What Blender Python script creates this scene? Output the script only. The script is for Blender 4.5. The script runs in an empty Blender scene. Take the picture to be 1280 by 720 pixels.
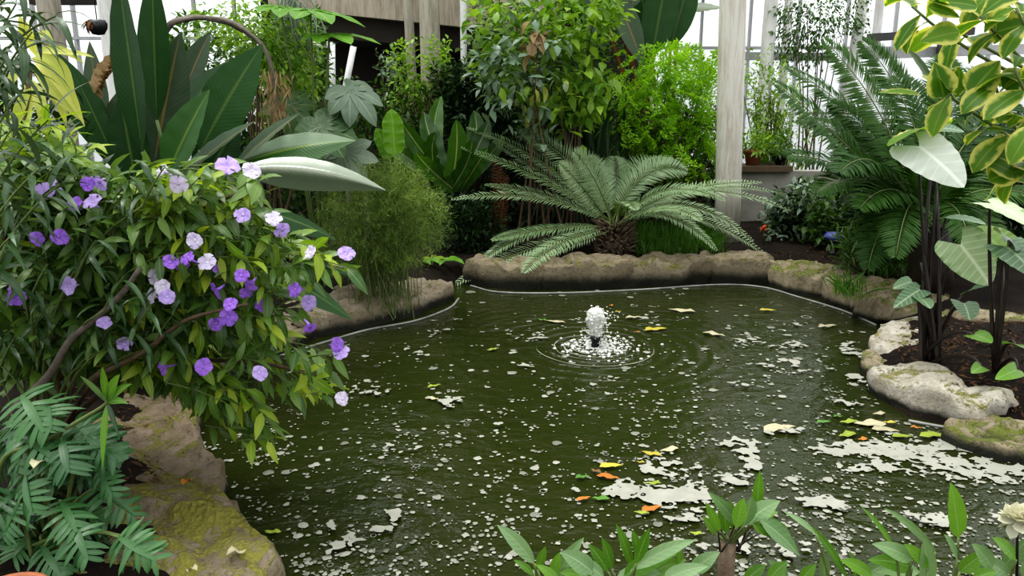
import bpy, math, random
import numpy as np
from mathutils import Vector as V, noise as MN
R = random.Random(7)
PI = math.pi
scn = bpy.context.scene
col = scn.collection

# ------------------------------------------------------------------ camera
CAMZ = 1.5
PITCH = math.radians(13.5)
F = 960.0
cam_d = bpy.data.cameras.new('camera'); cam = bpy.data.objects.new('camera', cam_d); col.objects.link(cam)
cam.location = (0, 0, CAMZ); cam.rotation_euler = (PI/2 - PITCH, 0, 0)
cam_d.sensor_width = 36; cam_d.lens = F/1280*36; cam_d.clip_start = .05
scn.camera = cam
CP, SP = math.cos(PITCH), math.sin(PITCH)
CAM = V((0, 0, CAMZ))

def ray(px, py):
    x = (px-640)/F; u = -(py-360)/F
    return V((x, CP+u*SP, -SP+u*CP))
def P(px, py, d):
    """the point at distance d into the garden seen in the direction of photo point px, py"""
    r = ray(px, py); return CAM + r*(d/r.y)
def G(px, py, z=0.0):
    r = ray(px, py); return CAM + r*((z-CAMZ)/r.z)
def U(d): return d/F          # metres per photo point at distance d

# ------------------------------------------------------------------ tagging
def tag(o, label=None, cat=None, group=None, kind=None):
    if label: o['label'] = label
    if cat: o['category'] = cat
    if group: o['group'] = group
    if kind: o['kind'] = kind
    return o
def empty(name, loc, label, cat, group=None):
    o = bpy.data.objects.new(name, None); col.objects.link(o)
    o.location = loc; o.empty_display_size = .1
    return tag(o, label, cat, group)

# ------------------------------------------------------------------ mesh builder
class MB:
    def __init__(s): s.v = []; s.f = []; s.lc = []
    def add(s, vs, fs, lcs):
        b = len(s.v); s.v.extend(vs); s.lc.extend(lcs)
        s.f.extend(tuple(i+b for i in f) for f in fs)
    def build(s, name, mat, parent=None, smooth=True, origin=None):
        me = bpy.data.meshes.new(name)
        a = np.array([tuple(p) for p in s.v], dtype=np.float32).reshape(-1, 3)
        off = np.zeros(3, dtype=np.float32)
        if parent is not None:
            q = parent
            while q is not None:
                off += np.array(q.location, dtype=np.float32); q = q.parent
        elif origin is not None: off = np.array(origin, dtype=np.float32)
        else:
            off = np.array(((a[:, 0].min()+a[:, 0].max())/2, (a[:, 1].min()+a[:, 1].max())/2, a[:, 2].min()), dtype=np.float32)
        a = a - off
        me.from_pydata([tuple(map(float, p)) for p in a], [], s.f)
        at = me.attributes.new('lc', 'FLOAT_VECTOR', 'POINT')
        at.data.foreach_set('vector', np.array([tuple(c) for c in s.lc], dtype=np.float32).ravel())
        if smooth: me.polygons.foreach_set('use_smooth', [True]*len(me.polygons))
        me.materials.append(mat); me.update()
        o = bpy.data.objects.new(name, me); col.objects.link(o)
        if parent is not None: o.parent = parent
        else: o.location = [float(c) for c in off]
        return o

def perp(d, n):
    n = n - d*n.dot(d)
    if n.length < 1e-5:
        n = V((1, 0, 0)) - d*d.x
        if n.length < 1e-5: n = V((0, 1, 0))
    return n.normalized()

def bez(a, b, c, n):
    out = []
    for i in range(n+1):
        t = i/n; out.append(a*((1-t)**2) + b*(2*t*(1-t)) + c*(t*t))
    return out
def spline(pts, n):
    """catmull-rom through pts, n samples per span"""
    q = [pts[0]*2-pts[1]] + list(pts) + [pts[-1]*2-pts[-2]]; out = []
    for i in range(1, len(q)-2):
        for k in range(n):
            t = k/n; p0, p1, p2, p3 = q[i-1:i+3]
            out.append(.5*((2*p1)+(p2-p0)*t+(2*p0-5*p1+4*p2-p3)*t*t+(3*p1-p0-3*p2+p3)*t**3))
    out.append(pts[-1]); return out

def tube(mb, pts, r0, r1=None, sides=6, wob=0, rnd=None, cap=True):
    r1 = r0 if r1 is None else r1
    rnd = R.random() if rnd is None else rnd
    n = len(pts); vs = []; fs = []; lc = []
    d = (pts[1]-pts[0]).normalized(); nn = perp(d, V((.3, .2, 1)))
    for i, p in enumerate(pts):
        d = (pts[min(i+1, n-1)]-pts[max(i-1, 0)])
        d = d.normalized() if d.length > 1e-7 else V((0, 0, 1))
        nn = perp(d, nn); b = d.cross(nn); t = i/(n-1); r = r0+(r1-r0)*t
        for k in range(sides):
            a = 2*PI*k/sides
            rr = r*(1+wob*MN.noise(p*9+V((k*1.7, 0, rnd*9)))) if wob else r
            vs.append(p + nn*(math.cos(a)*rr) + b*(math.sin(a)*rr)); lc.append((0, t, rnd))
    for i in range(n-1):
        for k in range(sides):
            k2 = (k+1) % sides
            fs.append((i*sides+k, i*sides+k2, (i+1)*sides+k2, (i+1)*sides+k))
    if cap:
        fs.append(tuple(range(sides-1, -1, -1))); fs.append(tuple((n-1)*sides+k for k in range(sides)))
    mb.add(vs, fs, lc)

def lathe(mb, c, prof, sides=24, rnd=.5):
    vs = []; fs = []; lc = []
    for i, (r, z) in enumerate(prof):
        for k in range(sides):
            a = 2*PI*k/sides; vs.append(c+V((r*math.cos(a), r*math.sin(a), z))); lc.append((k/sides, i/len(prof), rnd))
    for i in range(len(prof)-1):
        for k in range(sides):
            k2 = (k+1) % sides; fs.append((i*sides+k, i*sides+k2, (i+1)*sides+k2, (i+1)*sides+k))
    mb.add(vs, fs, lc)

def box(mb, a, b, rnd=.5):
    x0, y0, z0 = a; x1, y1, z1 = b
    vs = [V(p) for p in ((x0,y0,z0),(x1,y0,z0),(x1,y1,z0),(x0,y1,z0),(x0,y0,z1),(x1,y0,z1),(x1,y1,z1),(x0,y1,z1))]
    mb.add(vs, [(0,3,2,1),(4,5,6,7),(0,1,5,4),(1,2,6,5),(2,3,7,6),(3,0,4,7)], [(0, 0, rnd)]*8)

# leaf outlines
def p_lance(t): return math.sin(PI*min(1, max(0, t))**.8)**.9 if 0 < t < 1 else .03
def p_ovate(t): return math.sin(PI*t**.62)**.8 if 0 < t < 1 else .03
def p_obov(t): return math.sin(PI*t**1.25)**.75 if 0 < t < 1 else .03
def p_strap(t): return min(1, (t/.15)**.6 if t > 0 else 0, ((1-t)/.3)**.6 if t < 1 else 0) + .02

def blade(mb, pts, W, prof, nh, fold=.15, nc=2, wave=0, wf=6, rnd=None):
    """leaf blade along a midrib path; W full width; fold>0 = V-shaped, <0 = tent"""
    rnd = R.random() if rnd is None else rnd
    n = len(pts); vs = []; fs = []; lc = []; m = 2*nc+1
    cf, sf = math.cos(fold), math.sin(fold)
    for i, p in enumerate(pts):
        d = pts[min(i+1, n-1)]-pts[max(i-1, 0)]
        d = d.normalized() if d.length > 1e-7 else V((0, 0, 1))
        nn = perp(d, nh); s = d.cross(nn); t = i/(n-1); w = W*.5*prof(t)
        for j in range(-nc, nc+1):
            c = j/nc; a = abs(c)
            q = p + s*(w*c*cf) + nn*(w*a*sf*(1-.25*a))
            if wave: q = q + nn*(wave*w*a*math.sin(wf*t*PI*2+rnd*20+(1.3 if c > 0 else 0)))
            vs.append(q); lc.append((c, t, rnd))
    for i in range(n-1):
        for j in range(m-1):
            a = i*m+j; fs.append((a, a+1, a+m+1, a+m))
    mb.add(vs, fs, lc)

def leaf(mb, p, d, n, L, W, prof=p_lance, bend=.4, fold=.2, ns=4, rnd=None):
    d = d.normalized(); n = perp(d, n)
    if ns == 0:
        rnd = R.random() if rnd is None else rnd; s = d.cross(n)*(W*.5)
        mb.add([p, p+d*(L*.45)+s-n*(.05*L), p+d*L-n*(bend*L*.5), p+d*(L*.45)-s-n*(.05*L)], [(0, 1, 2, 3)],
               [(0, 0, rnd), (1, .5, rnd), (0, 1, rnd), (-1, .5, rnd)]); return
    pts = [p]; q = p
    for i in range(ns):
        a = bend*(i+.5)/ns*1.6
        q = q + (d*math.cos(a) - n*math.sin(a))*(L/ns); pts.append(q)
    blade(mb, pts, W, prof, n, fold, 1, 0, 0, rnd)

def rv(s=1.0): return V((R.gauss(0, s), R.gauss(0, s), R.gauss(0, s)))
UP = V((0, 0, 1))

def twig(mb, p0, p1, k, L, W, prof=p_lance, a=55, hang=.2, bend=.4, fold=.2, ns=4, t0=.1, up=UP, jit=.25, stem=None, sr=.003, rb=None):
    d = (p1-p0); Lt = d.length; d = d/Lt
    sag = UP*(-.08*Lt)
    e = perp(d, rv()); f = d.cross(e); ang = R.random()*6.28
    if stem is not None: tube(stem, bez(p0, (p0+p1)/2-sag, p1, 4), sr*1.4, sr*.7, 5, cap=False)
    for i in range(k):
        t = t0+(1-t0)*i/max(1, k-1); ang += 2.399
        aa = math.radians(a*(1-.45*t))
        p = p0+d*(Lt*t) - sag*(4*t*(1-t)*.5)
        dd = d*math.cos(aa)+(e*math.cos(ang)+f*math.sin(ang))*math.sin(aa) + V((0, 0, -hang)) + rv(jit*.4)
        sz = R.uniform(.7, 1.1)
        leaf(mb, p, dd, up+rv(jit), L*sz, W*sz*R.uniform(.85, 1.1), prof, bend*R.uniform(.5, 1.5), fold, ns,
             None if rb is None else min(1, max(0, rb+R.uniform(-.2, .2))))

def inpoly(x, y, poly):
    c = False; j = len(poly)-1
    for i in range(len(poly)):
        xi, yi = poly[i]; xj, yj = poly[j]
        if (yi > y) != (yj > y) and x < (xj-xi)*(y-yi)/(yj-yi)+xi: c = not c
        j = i
    return c
def spoly(poly):
    xs = [p[0] for p in poly]; ys = [p[1] for p in poly]
    while True:
        x = R.uniform(min(xs), max(xs)); y = R.uniform(min(ys), max(ys))
        if inpoly(x, y, poly): return x, y

# ------------------------------------------------------------------ materials
def newmat(name):
    m = bpy.data.materials.new(name); m.use_nodes = True; m.node_tree.nodes.clear(); return m, m.node_tree
def nd(nt, t, ins=None, **props):
    n = nt.nodes.new(t)
    for k, v in props.items(): setattr(n, k, v)
    for k, v in (ins or {}).items():
        if isinstance(v, bpy.types.NodeSocket): nt.links.new(v, n.inputs[k])
        else: n.inputs[k].default_value = v
    return n
def mth(nt, op, a, b=0.0, c=None):
    ins = {0: a, 1: b}
    if c is not None: ins[2] = c
    return nd(nt, 'ShaderNodeMath', ins, operation=op).outputs[0]
def mixc(nt, f, a, b, bt='MIX'):
    n = nt.nodes.new('ShaderNodeMix'); n.data_type = 'RGBA'; n.blend_type = bt
    for i, v in ((0, f), (6, a), (7, b)):
        if isinstance(v, bpy.types.NodeSocket): nt.links.new(v, n.inputs[i])
        elif i == 0: n.inputs[0].default_value = v
        else: n.inputs[i].default_value = (*v[:3], 1)
    return n.outputs[2]
def ramp(nt, f, stops):
    n = nt.nodes.new('ShaderNodeValToRGB'); nt.links.new(f, n.inputs[0]); e = n.color_ramp.elements
    while len(e) < len(stops): e.new(.5)
    for x, (p, c) in zip(e, stops): x.position = p; x.color = (*c, 1) if len(c) == 3 else c
    return n.outputs[0]
def smooth(nt, x, a, b):
    n = nd(nt, 'ShaderNodeMapRange', {0: x, 1: a, 2: b}, interpolation_type='SMOOTHSTEP'); return n.outputs[0]
def out(nt, sh): nd(nt, 'ShaderNodeOutputMaterial', {0: sh})

def satc(c, k=1.06):
    l = .25*c[0]+.65*c[1]+.1*c[2]; return tuple(max(.002, l+(x-l)*k) for x in c)
def leafmat(name, c1, c2, rib=None, rough=.38, spec=.5, trans=.25, back=None, nv=0, vein=.25, edge=None, tcol=None, coat=0, ew=.55):
    c1, c2 = satc(c1), satc(c2); spec *= .75
    m, nt = newmat(name)
    at = nd(nt, 'ShaderNodeAttribute', attribute_name='lc')
    sx = nd(nt, 'ShaderNodeSeparateXYZ', {0: at.outputs['Vector']})
    ax = mth(nt, 'ABSOLUTE', sx.outputs[0]); y = sx.outputs[1]; r = sx.outputs[2]
    pos = nd(nt, 'ShaderNodeNewGeometry')
    nz = nd(nt, 'ShaderNodeTexNoise', {'Vector': pos.outputs['Position'], 'Scale': 18.0, 'Detail': 3.0})
    f = mth(nt, 'ADD', mth(nt, 'MULTIPLY', r, .9), mth(nt, 'MULTIPLY', mth(nt, 'SUBTRACT', nz.outputs[0], .5), .7))
    c = mixc(nt, nd(nt, 'ShaderNodeClamp', {0: f}).outputs[0], c1, c2)
    if edge:
        e = smooth(nt, mth(nt, 'ADD', ax, mth(nt, 'MULTIPLY', mth(nt, 'SUBTRACT', nz.outputs[0], .5), 1.5)), ew-.1, ew+.3)
        c = mixc(nt, e, c, edge)
    h = None
    if nv:
        w = mth(nt, 'SINE', mth(nt, 'MULTIPLY', mth(nt, 'SUBTRACT', y, mth(nt, 'MULTIPLY', ax, .16)), nv*6.283))
        h = w
        c = mixc(nt, mth(nt, 'MULTIPLY', smooth(nt, w, .75, 1.0), vein), c, rib or c2)
    if rib:
        k = mth(nt, 'SUBTRACT', 1.0, smooth(nt, ax, .02, .10))
        c = mixc(nt, mth(nt, 'MULTIPLY', k, .8), c, rib)
    if back: c = mixc(nt, mth(nt, 'MULTIPLY', pos.outputs['Backfacing'], .8), c, back)
    b = nd(nt, 'ShaderNodeBsdfPrincipled', {'Base Color': c, 'Roughness': rough, 'Specular IOR Level': spec})
    if coat: b.inputs['Coat Weight'].default_value = coat; b.inputs['Coat Roughness'].default_value = .25
    if h is not None:
        bp = nd(nt, 'ShaderNodeBump', {'Height': h, 'Strength': .06, 'Distance': .004}); nt.links.new(bp.outputs[0], b.inputs['Normal'])
    sh = b.outputs[0]
    if trans:
        tc = mixc(nt, 1.0, c, tcol or (1.5, 1.5, .6), 'MULTIPLY')
        tr = nd(nt, 'ShaderNodeBsdfTranslucent', {'Color': tc})
        sh = nd(nt, 'ShaderNodeMixShader', {0: trans, 1: sh, 2: tr.outputs[0]}).outputs[0]
    out(nt, sh); return m

def plain(name, c, rough=.6, c2=None, scale=12, spec=.5, bump=0, metal=0):
    m, nt = newmat(name)
    pos = nd(nt, 'ShaderNodeNewGeometry')
    nz = nd(nt, 'ShaderNodeTexNoise', {'Vector': pos.outputs['Position'], 'Scale': float(scale), 'Detail': 6.0, 'Roughness': .65})
    cc = mixc(nt, smooth(nt, nz.outputs[0], .3, .7), c, c2 or tuple(x*.7 for x in c))
    b = nd(nt, 'ShaderNodeBsdfPrincipled', {'Base Color': cc, 'Roughness': rough, 'Specular IOR Level': spec, 'Metallic': metal})
    if bump:
        bp = nd(nt, 'ShaderNodeBump', {'Height': nz.outputs[0], 'Strength': bump, 'Distance': .02}); nt.links.new(bp.outputs[0], b.inputs['Normal'])
    out(nt, b.outputs[0]); return m

def stonemat(name, c1, c2, moss=.3, mosscol=(.13, .13, .025), wet_shade=.09):
    m, nt = newmat(name)
    g = nd(nt, 'ShaderNodeNewGeometry'); p = g.outputs['Position']
    n1 = nd(nt, 'ShaderNodeTexNoise', {'Vector': p, 'Scale': 5.0, 'Detail': 8.0, 'Roughness': .7})
    n2 = nd(nt, 'ShaderNodeTexNoise', {'Vector': p, 'Scale': 34.0, 'Detail': 6.0, 'Roughness': .7})
    n3 = nd(nt, 'ShaderNodeTexNoise', {'Vector': p, 'Scale': 7.0, 'Detail': 5.0, 'Roughness': .75, 'Distortion': .6})
    vo = nd(nt, 'ShaderNodeTexVoronoi', {'Vector': p, 'Scale': 60.0})
    c = mixc(nt, smooth(nt, n1.outputs[0], .32, .68), c1, c2)
    c = mixc(nt, mth(nt, 'MULTIPLY', smooth(nt, n2.outputs[0], .5, .72), .75), c, tuple(x*.32 for x in c1))
    nzz = nd(nt, 'ShaderNodeSeparateXYZ', {0: g.outputs['Normal']}).outputs[2]
    mk = mth(nt, 'MULTIPLY', smooth(nt, n3.outputs[0], .62-moss*.5, .70-moss*.42), smooth(nt, nzz, .1, .7))
    mc = mixc(nt, n2.outputs[0], tuple(x*.45 for x in mosscol), tuple(x*1.7 for x in mosscol))
    c = mixc(nt, mk, c, mc)
    pz = nd(nt, 'ShaderNodeSeparateXYZ', {0: p}).outputs[2]
    wk = smooth(nt, mth(nt, 'ADD', pz, mth(nt, 'MULTIPLY', mth(nt, 'SUBTRACT', n1.outputs[0], .5), .06)), wet_shade*.35, wet_shade)
    c = mixc(nt, wk, (.012, .013, .007), c)  # near-black foot: wet stone plus undercut shade put into the colour
    h = mth(nt, 'ADD', mth(nt, 'ADD', n1.outputs[0], mth(nt, 'MULTIPLY', n2.outputs[0], .35)), mth(nt, 'MULTIPLY', mth(nt, 'MULTIPLY', mk, vo.outputs[0]), .5))
    bp = nd(nt, 'ShaderNodeBump', {'Height': h, 'Strength': .9, 'Distance': .03})
    b = nd(nt, 'ShaderNodeBsdfPrincipled', {'Base Color': c, 'Roughness': .75, 'Specular IOR Level': .3, 'Normal': bp.outputs[0]})
    out(nt, b.outputs[0]); return m

def barkmat(name, c1, c2, streak=1.0):
    m, nt = newmat(name)
    g = nd(nt, 'ShaderNodeNewGeometry')
    mp = nd(nt, 'ShaderNodeMapping', {'Vector': g.outputs['Position'], 'Scale': (22, 22, 2.2)})
    n1 = nd(nt, 'ShaderNodeTexNoise', {'Vector': mp.outputs[0], 'Scale': 1.0, 'Detail': 7.0, 'Roughness': .7, 'Distortion': .5})
    n2 = nd(nt, 'ShaderNodeTexNoise', {'Vector': g.outputs['Position'], 'Scale': 3.5, 'Detail': 5.0})
    c = mixc(nt, smooth(nt, n1.outputs[0], .42, .66), c1, c2)
    c = mixc(nt, mth(nt, 'MULTIPLY', smooth(nt, n2.outputs[0], .55, .75), .5*streak), c, c2)
    bp = nd(nt, 'ShaderNodeBump', {'Height': n1.outputs[0], 'Strength': .4, 'Distance': .01})
    b = nd(nt, 'ShaderNodeBsdfPrincipled', {'Base Color': c, 'Roughness': .7, 'Specular IOR Level': .3, 'Normal': bp.outputs[0]})
    out(nt, b.outputs[0]); return m

M = {}
M['brun'] = leafmat('shrub leaf', (.04, .10, .018), (.16, .26, .055), rib=(.2, .32, .09), trans=.3, rough=.36, spec=.7, back=(.11, .18, .06))
M['brun_y'] = leafmat('young shrub leaf', (.14, .25, .03), (.34, .42, .055), rib=(.4, .46, .12), trans=.35, rough=.42)
M['narrow'] = leafmat('narrow leaf', (.022, .055, .02), (.045, .10, .03), rib=(.10, .16, .07), rough=.3, spec=.6, trans=.15, back=(.06, .10, .05))
M['yellow'] = leafmat('yellow leaf', (.36, .40, .09), (.56, .56, .19), rib=(.30, .40, .08), rough=.45, trans=.35, nv=9, vein=.12)
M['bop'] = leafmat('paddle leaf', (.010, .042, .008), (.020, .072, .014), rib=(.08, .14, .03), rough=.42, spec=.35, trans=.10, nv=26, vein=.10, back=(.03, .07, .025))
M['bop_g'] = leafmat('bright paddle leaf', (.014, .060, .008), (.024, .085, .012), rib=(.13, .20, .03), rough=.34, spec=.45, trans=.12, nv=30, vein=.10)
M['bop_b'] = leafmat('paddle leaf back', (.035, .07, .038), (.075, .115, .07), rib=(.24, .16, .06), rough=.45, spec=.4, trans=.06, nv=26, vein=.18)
M['bop_w'] = leafmat('painted sheen paddle leaf', (.10, .135, .085), (.16, .20, .13), rib=(.25, .26, .17), rough=.28, spec=1.3, trans=.05, nv=26, vein=.2, back=(.06, .1, .05))  # pale base colour paints the sky sheen into the leaf
M['dead'] = leafmat('dead leaf', (.30, .22, .12), (.46, .36, .22), rough=.8, spec=.1, trans=.15, nv=8, vein=.5, rib=(.2, .13, .06), tcol=(1.1, .9, .6))
M['rust'] = leafmat('rusty dead frond', (.10, .038, .016), (.17, .075, .032), rough=.8, spec=.1, trans=.1, tcol=(1.2, .8, .5))
M['phil'] = leafmat('lobed leaf', (.024, .085, .026), (.06, .16, .05), rib=(.10, .19, .07), rough=.34, spec=.6, trans=.15, back=(.07, .14, .06))
M['cyc'] = leafmat('blue green frond', (.11, .185, .08), (.30, .39, .235), rib=(.30, .36, .2), rough=.5, spec=.45, trans=.15, back=(.09, .16, .035))
M['cyc_d'] = leafmat('dark frond', (.014, .050, .006), (.045, .11, .016), rib=(.07, .12, .03), rough=.5, spec=.3, trans=.2, back=(.03, .08, .01))
M['aloc'] = leafmat('elephant ear leaf', (.06, .12, .06), (.11, .19, .10), rib=(.30, .38, .24), rough=.4, spec=.6, trans=.2, nv=9, vein=.5, back=(.12, .2, .1))
M['aloc_w'] = leafmat('painted sheen elephant ear leaf', (.36, .40, .34), (.46, .50, .44), rib=(.60, .64, .56), rough=.45, spec=.6, trans=.15, nv=7, vein=.22, tcol=(1, 1.1, .8))  # whitened base colour stands in for grazing sky reflection
M['aloc_p'] = leafmat('pale elephant ear leaf', (.32, .42, .24), (.48, .58, .38), rib=(.62, .68, .5), rough=.45, spec=.5, trans=.2, nv=9, vein=.45, edge=(.16, .28, .10), ew=.72, tcol=(1.1, 1.2, .6))
M['vari'] = leafmat('variegated leaf', (.06, .15, .018), (.13, .25, .03), rib=(.20, .30, .06), rough=.4, spec=.4, trans=.45, edge=(.54, .53, .15), ew=.6)
M['tree'] = leafmat('light tree leaf', (.075, .18, .022), (.30, .45, .075), rib=(.25, .36, .08), rough=.42, trans=.35)
M['treeg'] = leafmat('grey tree leaf', (.10, .17, .10), (.24, .32, .24), rib=(.28, .34, .25), rough=.35, spec=.7, trans=.2)
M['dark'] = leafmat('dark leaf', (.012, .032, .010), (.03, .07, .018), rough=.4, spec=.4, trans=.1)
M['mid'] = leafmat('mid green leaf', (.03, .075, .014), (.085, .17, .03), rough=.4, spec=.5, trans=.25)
M['lime'] = leafmat('lime leaf', (.13, .29, .02), (.31, .52, .05), rough=.5, spec=.3, trans=.4)
M['fluff'] = leafmat('fine needle', (.085, .16, .035), (.26, .34, .10), rough=.55, spec=.3, trans=.3)
M['nest'] = leafmat('nest fern leaf', (.022, .075, .010), (.055, .14, .018), rib=(.32, .38, .17), rough=.35, spec=.7, trans=.25, nv=22, vein=.08)
M['palm'] = leafmat('palmate leaf', (.10, .25, .025), (.17, .35, .04), rib=(.26, .42, .09), rough=.4, trans=.35, nv=6, vein=.2)
M['palmg'] = leafmat('grey palmate leaf', (.10, .155, .10), (.19, .25, .18), rib=(.26, .32, .22), rough=.38, spec=.7, trans=.15, nv=6, vein=.12)
M['palmd'] = leafmat('dark palmate leaf', (.035, .085, .025), (.07, .14, .04), rib=(.18, .26, .09), rough=.4, spec=.5, trans=.2, nv=6, vein=.12)
M['front'] = leafmat('fresh leaf', (.075, .18, .022), (.17, .33, .05), rib=(.22, .38, .11), rough=.34, spec=.6, trans=.3, nv=8, vein=.08, back=(.13, .24, .07))
M['frontg'] = leafmat('shiny fresh leaf', (.12, .22, .085), (.22, .34, .16), rib=(.30, .42, .22), rough=.3, spec=.9, trans=.2, nv=8, vein=.1)
M['grass'] = leafmat('grass blade', (.045, .13, .018), (.12, .26, .04), rough=.5, trans=.3)
M['stemg'] = plain('green stem', (.13, .18, .05), .5, (.09, .13, .03))
M['stemd'] = plain('dark stem', (.013, .009, .008), .4, (.03, .02, .015))
M['twigb'] = plain('brown twig', (.13, .085, .045), .7, (.07, .045, .025), 40)
M['twigg'] = plain('grey twig', (.17, .145, .115), .75, (.09, .075, .055), 40)
M['cut'] = plain('cut stem bark', (.15, .11, .07), .8, (.09, .06, .04), 30, bump=.4)
M['stone'] = stonemat('rim stone', (.15, .122, .078), (.24, .20, .135), .2, wet_shade=.15)
M['stone_l'] = stonemat('left bank stone', (.19, .155, .105), (.31, .265, .20), .2, wet_shade=.09)
M['stone_m'] = stonemat('mossy stone', (.15, .115, .075), (.27, .225, .165), .40, (.19, .18, .035), wet_shade=.05)
M['stone_b'] = stonemat('brown bank stone', (.13, .095, .06), (.24, .19, .135), .28, (.15, .14, .03), wet_shade=.05)
M['stone_p'] = stonemat('pale stone', (.30, .27, .21), (.50, .47, .41), .2, (.18, .17, .05), wet_shade=.06)
M['stone_r'] = stonemat('right bank stone', (.19, .155, .10), (.31, .265, .18), .33, (.13, .15, .025), wet_shade=.07)
M['column'] = barkmat('weathered white column', (.64, .62, .56), (.47, .42, .34))
M['column2'] = barkmat('white column', (.70, .70, .67), (.50, .49, .45), .5)
M['column3'] = barkmat('cream column', (.40, .37, .30), (.24, .22, .17), .8)
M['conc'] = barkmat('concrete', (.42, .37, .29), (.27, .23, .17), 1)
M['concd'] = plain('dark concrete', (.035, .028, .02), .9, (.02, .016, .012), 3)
M['wallc'] = plain('pale wall', (.34, .33, .29), .8, (.24, .23, .19), 4)
M['white'] = plain('white paint', (.72, .73, .72), .4, (.6, .61, .6))
M['frame'] = plain('grey frame', (.42, .43, .43), .5, (.34, .345, .345))
M['framed'] = plain('dark frame', (.05, .05, .048), .5)
M['terra'] = plain('terracotta', (.36, .12, .05), .75, (.28, .09, .04), 15)
M['terral'] = plain('worn terracotta', (.40, .17, .09), .75, (.30, .11, .055), 15)
M['hose'] = plain('pale hose', (.30, .30, .28), .5, (.15, .15, .14), 8)
M['foam'] = leafmat('foam', (.13, .135, .105), (.34, .34, .295), rough=.55, spec=.5, trans=0)
M['litter'] = leafmat('leaf litter', (.035, .02, .012), (.11, .06, .03), rough=.8, spec=.1, trans=0)
M['blue'] = plain('blue plastic', (.09, .10, .42), .35, (.06, .07, .32))
M['black'] = plain('black plastic', (.012, .012, .013), .4)
M['orange'] = leafmat('orange petal', (.55, .10, .02), (.65, .16, .03), rough=.5, trans=.2, tcol=(1.2, .8, .5))
M['cream'] = leafmat('cream petal', (.62, .62, .48), (.78, .77, .62), rough=.55, trans=.25, tcol=(1.1, 1.05, .9))
def petal(name, c1, c2):
    return leafmat(name, c1, c2, rib=tuple(min(.95, x*1.25) for x in c2), rough=.5, spec=.25, trans=.3, tcol=(1.1, 1, 1.15))
M['fl_p'] = petal('violet petal', (.27, .12, .56), (.38, .20, .68))
M['fl_l'] = petal('lilac petal', (.45, .33, .70), (.56, .44, .78))
M['fl_w'] = petal('pale lilac petal', (.62, .55, .74), (.74, .70, .82))
for nm, c in (('y', (.60, .50, .07)), ('o', (.62, .22, .03)), ('g', (.10, .26, .03)), ('l', (.36, .46, .05)), ('t', (.48, .38, .20)), ('b', (.24, .12, .05)), ('c', (.60, .55, .36))):
    M['float_'+nm] = leafmat('floating leaf '+nm, tuple(x*.5+.02 for x in c), tuple(x*.72+.02 for x in c), rib=tuple(min(.9, x) for x in c), rough=.5, spec=.3, trans=0)

def soil():
    m, nt = newmat('dark soil'); g = nd(nt, 'ShaderNodeNewGeometry'); p = g.outputs['Position']
    n1 = nd(nt, 'ShaderNodeTexNoise', {'Vector': p, 'Scale': 2.0, 'Detail': 6.0})
    n2 = nd(nt, 'ShaderNodeTexNoise', {'Vector': p, 'Scale': 45.0, 'Detail': 6.0, 'Roughness': .8})
    c = mixc(nt, smooth(nt, n1.outputs[0], .35, .65), (.012, .008, .006), (.028, .02, .014))
    c = mixc(nt, smooth(nt, n2.outputs[0], .55, .75), c, (.09, .065, .045))
    bp = nd(nt, 'ShaderNodeBump', {'Height': n2.outputs[0], 'Strength': 1.0, 'Distance': .03})
    b = nd(nt, 'ShaderNodeBsdfPrincipled', {'Base Color': c, 'Roughness': .9, 'Specular IOR Level': .15, 'Normal': bp.outputs[0]})
    out(nt, b.outputs[0]); return m
M['soil'] = soil()
FOUNT = G(744, 434)
def water():
    m, nt = newmat('murky pond water'); g = nd(nt, 'ShaderNodeNewGeometry'); p = g.outputs['Position']
    s = nd(nt, 'ShaderNodeVectorMath', {0: p, 1: tuple(FOUNT)}, operation='SUBTRACT').outputs[0]
    d = nd(nt, 'ShaderNodeVectorMath', {0: s}, operation='LENGTH').outputs['Value']
    wv = mth(nt, 'SINE', mth(nt, 'MULTIPLY', d, 62.0))
    fall = mth(nt, 'DIVIDE', 1.0, mth(nt, 'ADD', 1.0, mth(nt, 'MULTIPLY', mth(nt, 'MULTIPLY', d, d), 7.0)))
    ring = mth(nt, 'MULTIPLY', mth(nt, 'MULTIPLY', wv, fall), .6)
    mp = nd(nt, 'ShaderNodeMapping', {'Vector': p, 'Scale': (1.0, 1.7, 1)})
    n1 = nd(nt, 'ShaderNodeTexNoise', {'Vector': mp.outputs[0], 'Scale': 5.0, 'Detail': 4.0, 'Roughness': .55, 'Distortion': .4})
    n2 = nd(nt, 'ShaderNodeTexNoise', {'Vector': mp.outputs[0], 'Scale': 19.0, 'Detail': 2.0})
    h = mth(nt, 'ADD', mth(nt, 'ADD', mth(nt, 'MULTIPLY', n1.outputs[0], 1.6), mth(nt, 'MULTIPLY', n2.outputs[0], .3)), ring)
    bp = nd(nt, 'ShaderNodeBump', {'Height': h, 'Strength': .5, 'Distance': .02})
    n3 = nd(nt, 'ShaderNodeTexNoise', {'Vector': p, 'Scale': 1.2, 'Detail': 3.0})
    c = mixc(nt, n3.outputs[0], (.014, .0195, .003), (.021, .028, .005))
    b = nd(nt, 'ShaderNodeBsdfPrincipled', {'Base Color': c, 'Roughness': .04, 'IOR': 1.33, 'Normal': bp.outputs[0]})
    out(nt, b.outputs[0]); return m
M['water'] = water()
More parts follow.
